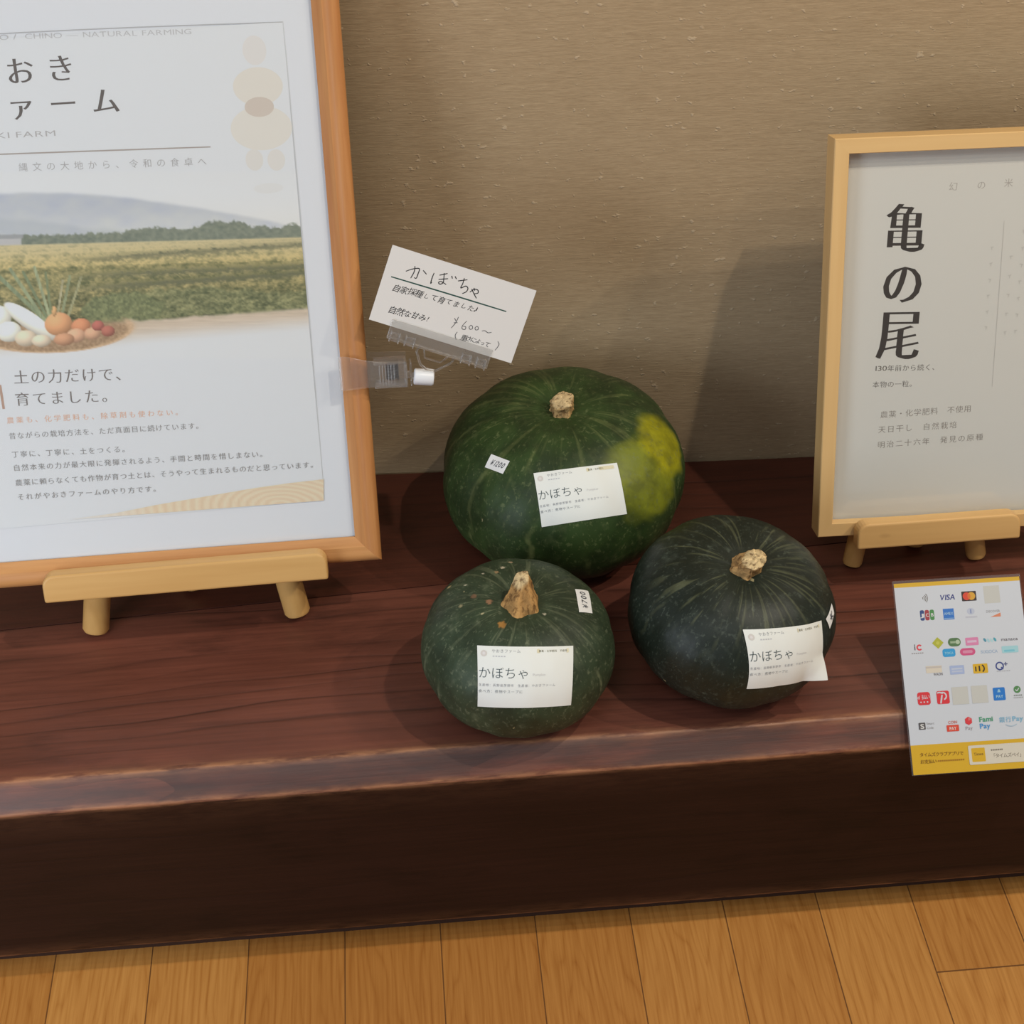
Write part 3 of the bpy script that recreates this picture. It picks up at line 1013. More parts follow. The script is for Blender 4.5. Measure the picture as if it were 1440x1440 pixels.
def big(ch, cu, cw, w, h, ax, ay, rot=-0.03):
    vs, fs = glyph(ch, ax, ay)
    xs_ = [p[0] for p in vs]
    ys_ = [p[1] for p in vs]
    cx, cy = (min(xs_) + max(xs_)) / 2, (min(ys_) + max(ys_)) / 2
    sx, sy = w / (max(xs_) - min(xs_)), h / (max(ys_) - min(ys_))
    c, s = math.cos(rot), math.sin(rot)
    art.put([(cu + c * (p[0] - cx) * sx - s * (p[1] - cy) * sy, cw + s * (p[0] - cx) * sx + c * (p[1] - cy) * sy) for p in vs], fs, BK)


big('\u4e80', 0.0727, 0.2968, 0.0382, 0.0444, 0.034, -0.014)
big('\u306e', 0.0730, 0.2438, 0.0361, 0.0340, 0.026, -0.010)
big('\u5c3e', 0.0723, 0.1950, 0.0412, 0.0456, 0.034, -0.014)
for ch, p in zip('\u5e7b\u306e\u7c73', ((0.1146, 0.3331), (0.1406, 0.3333), (0.1657, 0.3342))):
    art.char(ch, *p, 0.0085, IR(150, 140, 130), 0.0, -0.006)
art.latin('130', (0.0500, 0.1617), (0.0628, 0.1615), 0.0070, IR(92, 84, 76), 0.004, 0.0)
art.line('\u5e74\u524d\u304b\u3089\u7d9a\u304f\u3001', (0.0666, 0.1637), (0.1096, 0.1628), 6, 0.0068, IR(92, 84, 76), 0.006, -0.006)
art.line('\u672c\u7269\u306e\u4e00\u7c92\u3002', (0.0532, 0.1482), (0.0888, 0.1475), 5, 0.0068, IR(100, 92, 84), 0.004, -0.006)
art.line('\u8fb2\u85ac\u30fb\u5316\u5b66\u80a5\u6599 \u4e0d\u4f7f\u7528', (0.0627, 0.1178), (0.1437, 0.1197), 10, 0.0076, IR(128, 118, 108), 0.002, -0.008)
art.line('\u5929\u65e5\u5e72\u3057\u3000\u81ea\u7136\u683d\u57f9', (0.0614, 0.1029), (0.1308, 0.1040), 8, 0.0076, IR(128, 118, 108), 0.002, -0.008)
art.line('\u660e\u6cbb\u4e8c\u5341\u516d\u5e74\u3000\u767a\u898b\u306e\u539f\u7a2e', (0.0616, 0.0875), (0.1574, 0.0904), 11, 0.0076, IR(130, 120, 110), 0.002, -0.008)
art.stroke([(0.1644, 0.2994), (0.1651, 0.222), (0.1658, 0.1405)], 0.0005, IR(166, 158, 150))
for (u, w0, w1, nn) in ((0.1552, 0.2756, 0.1999, 6), (0.1739, 0.2663, 0.1941, 5), (0.1840, 0.2900, 0.1950, 7)):
    for k in range(nn):
        w = w0 + (w1 - w0) * k / (nn - 1)
        art.rect(u, w, 0.0030, 0.0008, IR(172, 165, 155), rot=0.3 * math.sin(k * 2.1))
        art.rect(u + 0.0004 * (k % 3 - 1), w - 0.0012, 0.0008, 0.0032, IR(174, 167, 157), rot=0.2 * math.cos(k * 1.7))
link('printed_sheet', art.mapped(lambda u, v, h: (u - 0.14, 0.0140 - h, v)), M_PRINT, sign, colors=True)
link('glazing', shift_r(G().box((0.007, 0.0118, 0.007), (RW1 - 0.007, 0.0130, RT - 0.007))), M_PANE, sign)


# ------------------------------------------------------------------ easels
def easel(label, FM, base, led, lip, feet, leg_r, leg_n, rear_foot, top_w, mats, thick_back):
    e = empty('display_easel', Vector(base), label, 'easel', 'wooden easels on the bench')
    inv = e.matrix_world.inverted() @ FM
    winv = e.matrix_world.inverted()
    (u0, w0), (u1, w1) = led      # lower corners of the front of the ledge
    lt = lip                      # height of the lip above the lower edge
    g = G()
    # ledge: L-shaped rail with rounded upper corners on the lip
    L = math.hypot(u1 - u0, w1 - w0)
    ang = math.atan2(w1 - w0, u1 - u0)
    R = 0.011
    out = [(0.0, 0.0), (L, 0.0)]
    for k in range(7):
        a = math.radians(90 * k / 6)
        out.append((L - R + R * math.cos(a), lt - R + R * math.sin(a)))
    for k in range(7):
        a = math.radians(90 + 90 * k / 6)
        out.append((R + R * math.cos(a), lt - R + R * math.sin(a)))
    c, s = math.cos(ang), math.sin(ang)
    f = lambda p, y: inv @ Vector((u0 + c * p[0] - s * p[1], y, w0 + s * p[0] + c * p[1]))
    g.extrude(out, f, (-0.020, -0.0025))
    o = link('ledge', g, mats[0], e, bevel=0.0022, segs=3)
    g = G().extrude([(0.004, 0.0), (L - 0.004, 0.0), (L - 0.004, -max(w0, w1) - 0.0006), (0.004, -max(w0, w1) - 0.0006)], f, (-0.0025, thick_back))
    link('shelf', g, mats[0], e, bevel=0.001)
    # front legs rise behind the frame to a block at the top
    tips = []
    for fx, sgn in feet:
        A = Vector((fx, 0, 0))
        # foot centre on the bench, on the leg plane
        n = leg_n
        P0 = FM @ Vector((0, n, 0))
        wdir = FM.to_3x3() @ Vector((0, 0, 1))
        udir = FM.to_3x3() @ Vector((1, 0, 0))
        t = -P0.z / wdir.z
        F = P0 + wdir * t
        F = F + udir * ((fx - F.x) / udir.x)
        F.z = 0.0
        top = F + wdir * (top_w + 0.05) - udir * sgn * 0.17 * (top_w + 0.05)
        tips.append(top)
        d = (top - F).normalized()
        lift = leg_r * math.hypot(d.x, d.y)
        F2 = F + d * (lift / d.z)
        g = G()
        b0 = F2 + d * 0.003
        g.tube([winv @ F2, winv @ b0, winv @ F2.lerp(top, 0.5), winv @ top], [leg_r * 0.86, leg_r, leg_r, leg_r * 0.98], 24)
        link('leg', g, mats[1], e, autosmooth=40)
    g = G()
    m = (tips[0] + tips[1]) / 2
    RF = Vector(rear_foot)
    rt = m + (FM.to_3x3() @ Vector((0, 1, 0))) * (leg_r * 2.1) - Vector((0, 0, 0.012))
    d = (rt - RF).normalized()
    lift = leg_r * math.hypot(d.x, d.y)
    RF = RF + d * (lift / d.z)
    g.tube([winv @ RF, winv @ (RF + d * 0.003), winv @ rt], [leg_r * 0.86, leg_r, leg_r], 24)
    link('rear_leg', g, mats[1], e, autosmooth=40)
    g = G()
    hw = (tips[1] - tips[0]).length / 2 + 0.02
    Mt = FM.copy()
    Mt.translation = m
    g.box((-hw, -leg_r * 0.95, -0.03), (hw, leg_r * 3.4, 0.012), M=winv @ Mt)
    link('top_block', g, mats[0], e, bevel=0.002)
    return e


easel('wide beech easel holding the large poster', L_M, (-0.235, -0.20, 0.0), ((-0.3135, -0.0098), (-0.0510, -0.0072)), 0.0268,
      ((-0.3312, -1), (-0.1338, 1)), 0.0127, 0.0345, (-0.2412, -0.1635, 0.0), 0.30, (M_EASEL, M_EASEL_LEG), 0.0205)
easel('narrow pine easel holding the cream sign', R_M, (0.485, -0.19, 0.0), ((0.0341, -0.0069), (0.1933, -0.0036)), 0.0258,
      ((0.4190, -1), (0.5469, 1)), 0.0098, 0.0370, (0.4908, -0.1775, 0.0), 0.24, (M_PINE, M_EASEL_LEG), 0.0262)


# ------------------------------------------------------------------ pumpkins
def rotm(tx, ty):
    return (Matrix.Rotation(ty, 4, 'Y') @ Matrix.Rotation(tx, 4, 'X'))


def pumpkin_shape(a, b, seed, lobes, amp, nt=190, ns=420):
    t = np.linspace(0.0, math.pi, nt)[:, None]
    th = np.linspace(0, 2 * math.pi, ns, endpoint=False)[None, :]
    r = np.sin(t) ** 0.86
    z = np.sign(np.cos(t)) * np.abs(np.cos(t)) ** 0.95
    z = z - 0.10 * np.exp(-(r / 0.30) ** 2) * (t < math.pi / 2) + 0.06 * np.exp(-(r / 0.3) ** 2) * (t > math.pi / 2)
    groove = np.abs(np.cos(th * lobes / 2 + seed)) ** 6
    k = 1 - amp * groove * (0.4 + 0.6 * np.sin(t)) + 0.010 * (fbm2(2.0 * np.cos(th) + 5 + 0 * t, 2.0 * np.sin(th) + 5 + t, seed + 3, 2) - 0.5) * 2
    bm = 1 + 0.012 * (fbm2(9 * np.cos(th) * np.sin(t) + 20, 9 * np.sin(th) * np.sin(t) + 20, seed + 7, 3) - 0.5)
    x = a * r * np.cos(th) * k * bm
    y = a * r * np.sin(th) * k * bm
    zz = b * z * (1 - 0.5 * (1 - k)) + 0 * th
    return t + 0 * th, th + 0 * t, np.stack([x, y, zz], -1)


def skin_material(name, light, mixamt, rough, speck, streak):
    n = NT(name)
    a = n.n('ShaderNodeVertexColor', layer_name='ink').outputs['Color']
    dv = n.n('ShaderNodeAttribute', attribute_name='meridian').outputs['Vector']
    v = n.coords((1, 1, 1))
    sp = n.ramp(n.noise(v, 190, 3, 0.55), [(0.60, 0.0), (0.70, 1.0)])
    sp2 = n.ramp(n.noise(v, 75, 4, 0.6), [(0.56, 0.0), (0.72, 1.0)])
    c = n.mix(n.math('MULTIPLY', sp, speck), a, light)
    c = n.mix(n.math('MULTIPLY', sp2, speck * 0.55), c, light)
    dash = n.ramp(n.noise(n.n('ShaderNodeVectorMath', {0: dv, 1: (34.0, 34.0, 15.0)}, operation='MULTIPLY').outputs[0], 1.0, 3, 0.6), [(0.60, 0.0), (0.70, 1.0)])
    c = n.mix(n.math('MULTIPLY', dash, speck * 1.1), c, light)
    dk = n.noise(v, 28, 4, 0.6)
    c = n.mix(n.ramp(dk, [(0.40, 0.45), (0.58, 0.0)]), c, (0.008, 0.012, 0.006))
    # a few dry flecks
    fl = n.ramp(n.noise(n.coords((1, 1, 1), loc=(3, 2, 1)), 120, 2, 0.5), [(0.755, 0.0), (0.79, 1.0)])
    c = n.mix(n.math('MULTIPLY', fl, 0.6), c, lin((186, 172, 128)))
    n.base(c)
    n.rough(n.math('ADD', rough, n.math('MULTIPLY', dk, 0.14)))
    n.spec(0.30)
    n.bump(n.math('ADD', n.math('MULTIPLY', n.noise(v, 260, 3, 0.6), 0.4), n.noise(v, 60, 3, 0.5)), 0.22, 0.0012)
    return n.mat


def stem_material(name):
    n = NT(name)
    a = n.n('ShaderNodeVertexColor', layer_name='ink').outputs['Color']
    v = n.coords((260, 260, 60))
    cr = n.ramp(n.noise(v, 1.0, 4, 0.65), [(0.36, 1.0), (0.50, 0.0)])
    c = n.mix(n.math('MULTIPLY', cr, 0.75), a, lin((84, 56, 30)))
    n.base(c)
    n.rough(0.8)
    n.spec(0.2)
    n.bump(n.noise(v, 1.0, 4, 0.65), 0.8, 0.003)
    return n.mat


M_STEM = stem_material('corky_stem')
WP = (214, 222, 214)


def label_art(size):
    W, H = size
    a = Art()

    def P(x, y): return ((x - 455) / 607.0 * W, (1 - (y - 667) / 388.0) * H)  # image-crop pixels -> metres on the label
    nx, ny = 26, 18
    pts = [(W * i / nx, H * j / ny) for j in range(ny + 1) for i in range(nx + 1)]
    a.put(pts, [(j * (nx + 1) + i, j * (nx + 1) + i + 1, (j + 1) * (nx + 1) + i + 1, (j + 1) * (nx + 1) + i) for j in range(ny) for i in range(nx)], (0.80, 0.82, 0.77))
    e = W / 607.0
    a.ellipse(*P(495, 712), 20 * e, 20 * e, ink((196, 198, 184), WP), 20)
    a.ellipse(*P(495, 712), 9 * e, 9 * e, ink((206, 210, 200), WP), 14)
    a.line('\u3084\u304a\u304d\u30d5\u30a1\u30fc\u30e0', P(556, 696), P(712, 694), 6, 24 * e, ink((136, 144, 142), WP), 0, -0.008)
    for k in range(5): a.rect(*P(555 + 17 * k, 728), 11 * e, 7 * e, ink((178, 186, 182), WP))
    a.rect(*P(930, 694), 204 * e, 26 * e, ink((206, 206, 168), WP), 5 * e)
    a.line('\u8fb2\u85ac\u30fb\u5316\u5b66\u80a5\u6599 \u4e0d\u4f7f\u7528', P(846, 694), P(1014, 694), 10, 16 * e, ink((120, 122, 96), WP))
    a.line('\u304b\u307c\u3061\u3083', P(497, 830), P(740, 830), 3, 80 * e, ink((62, 78, 78), WP), -0.010, -0.010)
    a.latin('Pumpkin', P(800, 848), P(882, 848), 24 * e, ink((190, 196, 190), WP), -0.01, -0.01)
    a.line('\u751f\u7523\u5730\uff1a\u9577\u91ce\u770c\u8305\u91ce\u5e02\u3000\u751f\u7523\u8005\uff1a\u3084\u304a\u304d\u30d5\u30a1\u30fc\u30e0', P(470, 908), P(915, 908), 20, 20 * e, ink((150, 158, 156), WP), 0, -0.006)
    a.line('\u98df\u3079\u65b9\uff1a\u716e\u7269\u3084\u30b9\u30fc\u30d7\u306b', P(470, 948), P(726, 948), 10, 23 * e, ink((134, 144, 142), WP), 0, -0.006)
    return a


def price_art(size, text, grid=8):
    W, H = size
    a = Art()
    pts = [(W * i / grid, H * j / grid) for j in range(grid + 1) for i in range(grid + 1)]
    a.put(pts, [(j * (grid + 1) + i, j * (grid + 1) + i + 1, (j + 1) * (grid + 1) + i + 1, (j + 1) * (grid + 1) + i) for j in range(grid) for i in range(grid)], (0.80, 0.81, 0.80))
    a.latin(text, (W * 0.16, H * 0.28), (W * 0.86, H * 0.34), H * 0.56, ink((62, 66, 70), WP), 0.012, 0.012, shear=0.25, gap=0.10)
    return a


def stick(name, art_, size, corners, bvh, parent, M, flat=0.0, off=0.0006, lift=None, label=None):
    """lay a flat printed sticker onto the curved skin. corners: top-left, top-right, bottom-right, bottom-left"""
    TL, TR, BR, BL = [Vector(c) for c in corners]
    nrm = ((TR - TL).cross(TL - BL) + (BR - BL).cross(TR - BR)).normalized()
    if nrm.dot((TL + BR) / 2) < 0: nrm = -nrm
    W, H = size

    def fn(u, v, h):
        s, t = u / W, v / H
        p = (BL * (1 - s) + BR * s) * (1 - t) + (TL * (1 - s) + TR * s) * t
        hit = bvh.ray_cast(p + nrm * 0.05, -nrm)
        q = hit[0] if hit[0] is not None and (hit[0] - p).dot(nrm) > -0.02 else p - nrm * 0.004
        q = q.lerp(p + nrm * max(0.0, (q - p).dot(nrm)), flat)
        k = off + h + (0.00018 if h > 3e-6 else 0.0)
        if lift: k += lift(s, t)
        return q + nrm * k
    g = art_.mapped(fn)
    o = link(name, g, M_STICKER, parent, M=M, colors=True, smooth=True)
    return o


def stem_geo(pos, r0, r1, h, lean, seed, cut=0.0, flare=0.0, tan=(206, 168, 112), knob=0.0):
    ns, nt = 60, 34
    rng = np.random.RandomState(seed)
    th = np.linspace(0, 2 * math.pi, ns, endpoint=False)
    ridge = 0.5 + 0.5 * np.cos(th * 5 + seed)
    ridge = ridge ** 1.5
    pts, cols = [], []
    for j in range(nt):
        t = j / (nt - 1)
        prof_ = r1 + (r0 - r1) * (1 - t) ** (1.5 + flare) + knob * math.exp(-((t - 0.8) / 0.18) ** 2) * r1
        prof_ *= 1.0 - 0.10 * math.exp(-(t / 0.05) ** 2)
        if t > 0.94: prof_ *= math.sqrt(max(0.0, 1 - ((t - 0.94) / 0.065) ** 2)) if t < 1 else 0.02
        nz = fbm2(3 * np.cos(th) + 9 + seed, 3 * np.sin(th) + 6 * t, seed, 4)
        rr = prof_ * (0.84 + 0.20 * ridge * (1 - 0.5 * t) + 0.26 * (nz - 0.5))
        for k in range(ns):
            hz = h * t + cut * rr[k] * math.cos(th[k] - 0.6) * t
            pts.append((pos[0] + rr[k] * math.cos(th[k]) + lean[0] * t * t, pos[1] + rr[k] * math.sin(th[k]) + lean[1] * t * t, pos[2] + hz))
            d = 0.55 + 0.45 * ridge[k] + 0.35 * (nz[k] - 0.5)
            top = sstep(0.82, 0.97, np.array(t)) * 1.0
            c = np.array(tan, float) * (0.62 + 0.38 * min(1, d)) * (1 - top) + np.array([214, 188, 140.]) * top * (0.8 + 0.4 * nz[k])
            cols.append(tuple(lin_np(np.clip(c, 0, 255))))
    fs = []
    for j in range(nt - 1):
        for k in range(ns):
            q = (k + 1) % ns
            fs.append((j * ns + k, j * ns + q, (j + 1) * ns + q, (j + 1) * ns + k))
    fs += [tuple(range(ns - 1, -1, -1)), tuple((nt - 1) * ns + k for k in range(ns))]
    g = G()
    g.add(pts, fs)
    g.c = cols
    return g


def pumpkin(label, X, Y, a, b, tx, ty, cz, seed, lobes, amp, base, pale, mat, stripes, stem, lab, tagq, patch=None, scars=(), streak=0.42):
    root = empty('pumpkin', (X, Y, 0.0), label, 'pumpkin', 'green pumpkins on the bench')
    M = Matrix.Translation((0, 0, cz)) @ rotm(tx, ty)
    t, th, P = pumpkin_shape(a, b, seed, lobes, amp)
    nt, ns = t.shape
    # skin colour
    base_l, pale_l = lin_np(np.array(base, float)), lin_np(np.array(pale, float))
    big_ = fbm2(P[..., 0] * 22 + 40, P[..., 1] * 22 + P[..., 2] * 16 + 40, seed + 11, 3)
    c = base_l * (0.78 + 0.44 * big_)[..., None]
    # pale streaks radiating from the stem
    sn = fbm2(np.cos(th) * 19 + 40 + t * 2.2, np.sin(th) * 19 + 40 + t * 1.1, seed + 21, 3)
    sm = sstep(0.58, 0.74, sn) * sstep(0.12, 0.30, t) * (1 - sstep(0.55, 1.15, t))
    c = c + (pale_l - c) * (streak * sm)[..., None]
    # pale bands down the grooves, broken up, stronger on the lower half
    for (ang, wdt, st, t0, t1) in stripes:
        wob = 0.05 * (fbm2(t * 5 + ang * 3, 0 * t + seed, seed + 31, 3) - 0.5) * 2
        d = np.abs((th - ang + wob + math.pi) % (2 * math.pi) - math.pi)
        brk = sstep(0.34, 0.60, fbm2(th * 30, t * 9 + ang, seed + 41, 3))
        m = (1 - sstep(wdt * 0.45, wdt, d)) * sstep(t0, t0 + 0.25, t) * (1 - sstep(t1 - 0.2, t1, t)) * (0.35 + 0.65 * brk)
        c = c + (pale_l - c) * (st * m)[..., None]
    if patch is not None:
        for (pc, rx, rz, colr, amt) in patch:
            d = np.sqrt(((P[..., 0] - pc[0]) ** 2 + (P[..., 1] - pc[1]) ** 2) / rx ** 2 + ((P[..., 2] - pc[2]) / rz) ** 2)
            d = d + 0.40 * (fbm2(P[..., 0] * 60 + 9, P[..., 1] * 60 + P[..., 2] * 60 + 9, seed + 51, 4) - 0.5)
            m = (1 - sstep(0.62, 1.08, d)) * amt
            c = c + (lin_np(np.array(colr, float)) * (0.8 + 0.4 * big_)[..., None] - c) * m[..., None]
    # dry corky scars and grit on the upper side
    for (sx_, sy_, sr_, colr) in scars:
        d = np.hypot(P[..., 0] - sx_, P[..., 1] - sy_) / sr_
        d = d + 0.7 * (fbm2(P[..., 0] * 500, P[..., 1] * 500, seed + 61, 3) - 0.5)
        m = (1 - sstep(0.65, 1.0, d)) * (P[..., 2] > 0) * 0.9
        c = c + (lin_np(np.array(colr, float)) - c) * m[..., None]
    g = G()
    g.v = [tuple(p) for p in P.reshape(-1, 3)]
    g.c = [tuple(x) for x in np.clip(c.reshape(-1, 3), 0, 1)]
    for j in range(nt - 1):
        for k in range(ns):
            q = (k + 1) % ns
            g.f.append((j * ns + k, (j + 1) * ns + k, (j + 1) * ns + q, j * ns + q))
    g.m = [0] * len(g.f)
    # body sits on the bench: lowest point at z = 0
    low = min((M @ Vector(p)).z for p in g.v) - 0.0003
    M = Matrix.Translation((0, 0, -low)) @ M
    body = link('body', g, mat, root, M=M, smooth=True, colors=True)
    at = body.data.attributes.new('meridian', 'FLOAT_VECTOR', 'POINT')
    at.data.foreach_set('vector', np.stack([np.cos(th), np.sin(th), t], -1).reshape(-1))
    bvh = BVHTree.FromPolygons([Vector(v) for v in g.v], g.f)
    s = dict(stem)
    pos = s.pop('pos')
    hit = bvh.ray_cast(Vector((pos[0], pos[1], 0.3)), Vector((0, 0, -1)))[0]
    sg = stem_geo((pos[0], pos[1], hit.z - 0.003), **s)
    link('stem', sg, M_STEM, root, M=M, smooth=True, colors=True)
    size = (0.0815, 0.0530)
    stick('product_label', label_art(size), size, lab['q'], bvh, root, M, flat=lab.get('flat', 0.15), lift=lab.get('lift'))
    ps = tagq['size']
    stick('price_sticker', price_art(ps, tagq['text']), ps, tagq['q'], bvh, root, M)
    return root


SK_L = skin_material('mid_green_pumpkin_skin', lin((116, 126, 82)), 0.5, 0.42, 0.42, 0.4)
SK_S = skin_material('grey_green_pumpkin_skin', lin((124, 132, 104)), 0.5, 0.44, 0.44, 0.4)
SK_T = skin_material('blackish_green_pumpkin_skin', lin((100, 110, 96)), 0.5, 0.38, 0.32, 0.4)

D2R = math.pi / 180
pumpkin('largest pumpkin, green with a yellow ground spot, standing against the wall', 0.1368459663, -0.1236104397, 0.121791022, 0.0870156292, 0.0759619807, -0.0240859708, 0.0851837265,
        2, 9, 0.020, (50, 70, 34), (122, 130, 80), SK_L,
        [(-112 * D2R, 0.030, 0.55, 1.15, 2.9), (-86 * D2R, 0.034, 0.40, 1.5, 2.9), (-146 * D2R, 0.030, 0.45, 0.6, 2.6), (-60 * D2R, 0.024, 0.35, 1.4, 2.8), (-30 * D2R, 0.026, 0.3, 0.9, 2.6), (175 * D2R, 0.03, 0.4, 0.5, 2.4), (100 * D2R, 0.02, 0.3, 0.3, 1.4)],
        dict(pos=(0.0, 0.0), r0=0.0128, r1=0.0108, h=0.020, lean=(0.001, -0.002), seed=5, cut=0.25, flare=0.2, knob=0.15),
        dict(q=[(-0.0351, -0.0743, 0.0681), (0.0445, -0.0696, 0.0679), (0.0499, -0.1034, 0.0326), (-0.0317, -0.1106, 0.0321)], flat=0.25),
        dict(q=[(-0.0722, -0.0411, 0.0676), (-0.0554, -0.0567, 0.0699), (-0.063, -0.0654, 0.0622), (-0.0798, -0.0497, 0.0596)], size=(0.0230, 0.0145), text='\u00a51200'),
        streak=0.30, patch=[((0.074, -0.070, 0.046), 0.050, 0.040, (142, 148, 34), 0.82), ((0.098, -0.030, 0.052), 0.036, 0.036, (168, 164, 24), 0.92), ((0.052, -0.064, 0.066), 0.026, 0.014, (112, 122, 42), 0.5)])

pumpkin('smallest pumpkin, grey-green, at the front edge of the bench with tall flared stem', 0.0716646, -0.3490023, 0.0878475, 0.0634282, 0.1172040, 0.0427116, 0.0631079,
        6, 9, 0.014, (52, 66, 46), (120, 128, 98), SK_S,
        [(-148 * D2R, 0.030, 0.6, 1.3, 2.8), (-38 * D2R, 0.024, 0.75, 1.1, 2.5), (-92 * D2R, 0.030, 0.5, 1.9, 3.0), (-64 * D2R, 0.02, 0.45, 1.9, 2.9), (-166 * D2R, 0.03, 0.4, 1.0, 2.6), (-120 * D2R, 0.02, 0.3, 1.6, 2.8)],
        dict(pos=(0.0, 0.0), r0=0.0195, r1=0.0070, h=0.034, lean=(0.000, 0.004), seed=3, cut=0.7, flare=-0.35, tan=(206, 158, 96)),
        dict(q=[(-0.0403, -0.0397, 0.0513), (0.0426, -0.0427, 0.0491), (0.0390, -0.0775, 0.0112), (-0.0417, -0.0758, 0.0128)], flat=0.2),
        dict(q=[(0.0508, -0.0093, 0.0537), (0.0504, 0.0192, 0.0527), (0.0633, 0.0247, 0.0433), (0.0638, -0.0047, 0.0465)], size=(0.030, 0.015), text='\u00a5700'),
        scars=[(-0.040, 0.012, 0.0030, (150, 112, 84)), (-0.027, 0.003, 0.0032, (158, 118, 88)), (-0.018, -0.024, 0.0040, (190, 136, 66)), (-0.052, 0.004, 0.0020, (170, 160, 120)),
               (-0.012, 0.046, 0.0022, (206, 196, 168)), (-0.004, 0.056, 0.0020, (186, 160, 130)), (-0.018, 0.040, 0.0022, (170, 140, 100)), (-0.030, 0.042, 0.0014, (214, 206, 180)), (-0.046, 0.030, 0.0012, (214, 206, 180)),
               (0.020, -0.014, 0.0016, (214, 204, 176)), (-0.060, 0.040, 0.0022, (190, 172, 120)), (-0.034, -0.010, 0.0014, (190, 180, 140))])


def curl(s, t):
    return 0.016 * max(0.0, s - 0.72) / 0.28 * max(0.0, 0.42 - t) / 0.42


pumpkin('blackish-green pumpkin at the right with pale radiating streaks and curling label', 0.2687648, -0.3289224, 0.0949052, 0.0681046, 0.1968412, 0.0997881, 0.0702489,
        9, 9, 0.014, (31, 39, 31), (100, 104, 76), SK_T,
        [(-160 * D2R, 0.022, 0.25, 0.7, 1.6), (-100 * D2R, 0.02, 0.15, 1.2, 2.6), (20 * D2R, 0.03, 0.3, 0.4, 1.4), (60 * D2R, 0.03, 0.3, 0.35, 1.3), (100 * D2R, 0.03, 0.35, 0.35, 1.3), (140 * D2R, 0.03, 0.35, 0.35, 1.3)],
        dict(pos=(0.0, 0.0), r0=0.0150, r1=0.0110, h=0.022, lean=(0.006, -0.004), seed=8, cut=0.3, flare=0.0, tan=(198, 156, 100)),
        dict(q=[(-0.0104, -0.0615, 0.0543), (0.0668, -0.0421, 0.0412), (0.0720, -0.0740, -0.0010), (-0.0035, -0.0938, 0.0111)], flat=0.3, lift=curl),
        dict(q=[(0.0815, -0.0188, 0.0354), (0.0842, -0.0249, 0.0288), (0.0778, -0.0417, 0.0280), (0.0722, -0.0382, 0.0380)], size=(0.012, 0.022), text='\u00a5'), streak=0.62)


# ------------------------------------------------------------------ handwritten card and its clip
CARD_C, CARD_A, CW, CH = Vector((0.0801, 0.2473)), math.radians(-21.4), 0.1340, 0.0698
card_M = L_M @ Matrix.Translation((CARD_C.x, -0.0205, CARD_C.y)) @ Matrix.Rotation(-CARD_A, 4, 'Y')
card = empty('price_card', card_M, 'white handwritten price card tilted in the clear clip above the pumpkins', 'price card')
link('card_stock', G().box((-CW / 2, 0.0, -CH / 2), (CW / 2, 0.0005, CH / 2)), M_MAT, card)
art = Art()
art.rect(0, 0, CW, CH, (0.72, 0.70, 0.66))
_o, _ex, _ey = np.array([205., 25.]), np.array([1203., 395.]), np.array([-205., 630.])  # card corner and edge vectors in image-crop pixels
_inv = np.linalg.inv(np.stack([_ex, _ey], 1))


def K(x, y):
    """pixels of an enlarged image crop -> metres on the card, affine"""
    s, t = _inv @ (np.array([x, y], float) - _o)
    return ((s - 0.5) * CW, (0.5 - t) * CH)


WC = (196, 190, 182)
PEN = ink((36, 35, 34), WC)
for st in ([(312, 247), (370, 228), (424, 226), (414, 268), (398, 306), (380, 300)], [(388, 204), (382, 250), (352, 306)], [(456, 240), (484, 274)],
           [(548, 262), (532, 300), (518, 350), (528, 340)], [(592, 282), (660, 268)], [(584, 318), (664, 312)], [(632, 264), (628, 310), (622, 346), (596, 358), (584, 344), (606, 336), (648, 362)], [(694, 288), (700, 312)], [(722, 292), (734, 316)],
           [(746, 332), (826, 322)], [(800, 308), (786, 356), (770, 392), (812, 376), (830, 396), (816, 424), (782, 440)],
           [(846, 428), (884, 404), (914, 412), (914, 436), (886, 442)], [(880, 392), (888, 416)], [(862, 400), (880, 440), (902, 482)]):
    art.stroke([K(*p) for p in st], 0.00085, PEN)
art.stroke([K(190, 292), K(670, 442), K(1155, 597)], 0.00115, ink((34, 62, 52), WC))
hand = random.Random(4)
bl = math.atan2(-(K(190, 292)[1] - K(1155, 597)[1]), K(1155, 597)[0] - K(190, 292)[0])


def scribble(text, a, b, n, sizes, w=0.006):
    p0, p1 = K(*a), K(*b)
    for i, ch in enumerate(text):
        if ch == ' ': continue
        x = p0[0] + (p1[0] - p0[0]) * i / n + hand.uniform(-0.0002, 0.0002)
        y = p0[1] + (p1[1] - p0[1]) * i / n + hand.uniform(-0.0004, 0.0004)
        art.char(ch, x, y, sizes[i % len(sizes)], PEN, w, w, hand.uniform(-0.10, 0.06), 0.22)


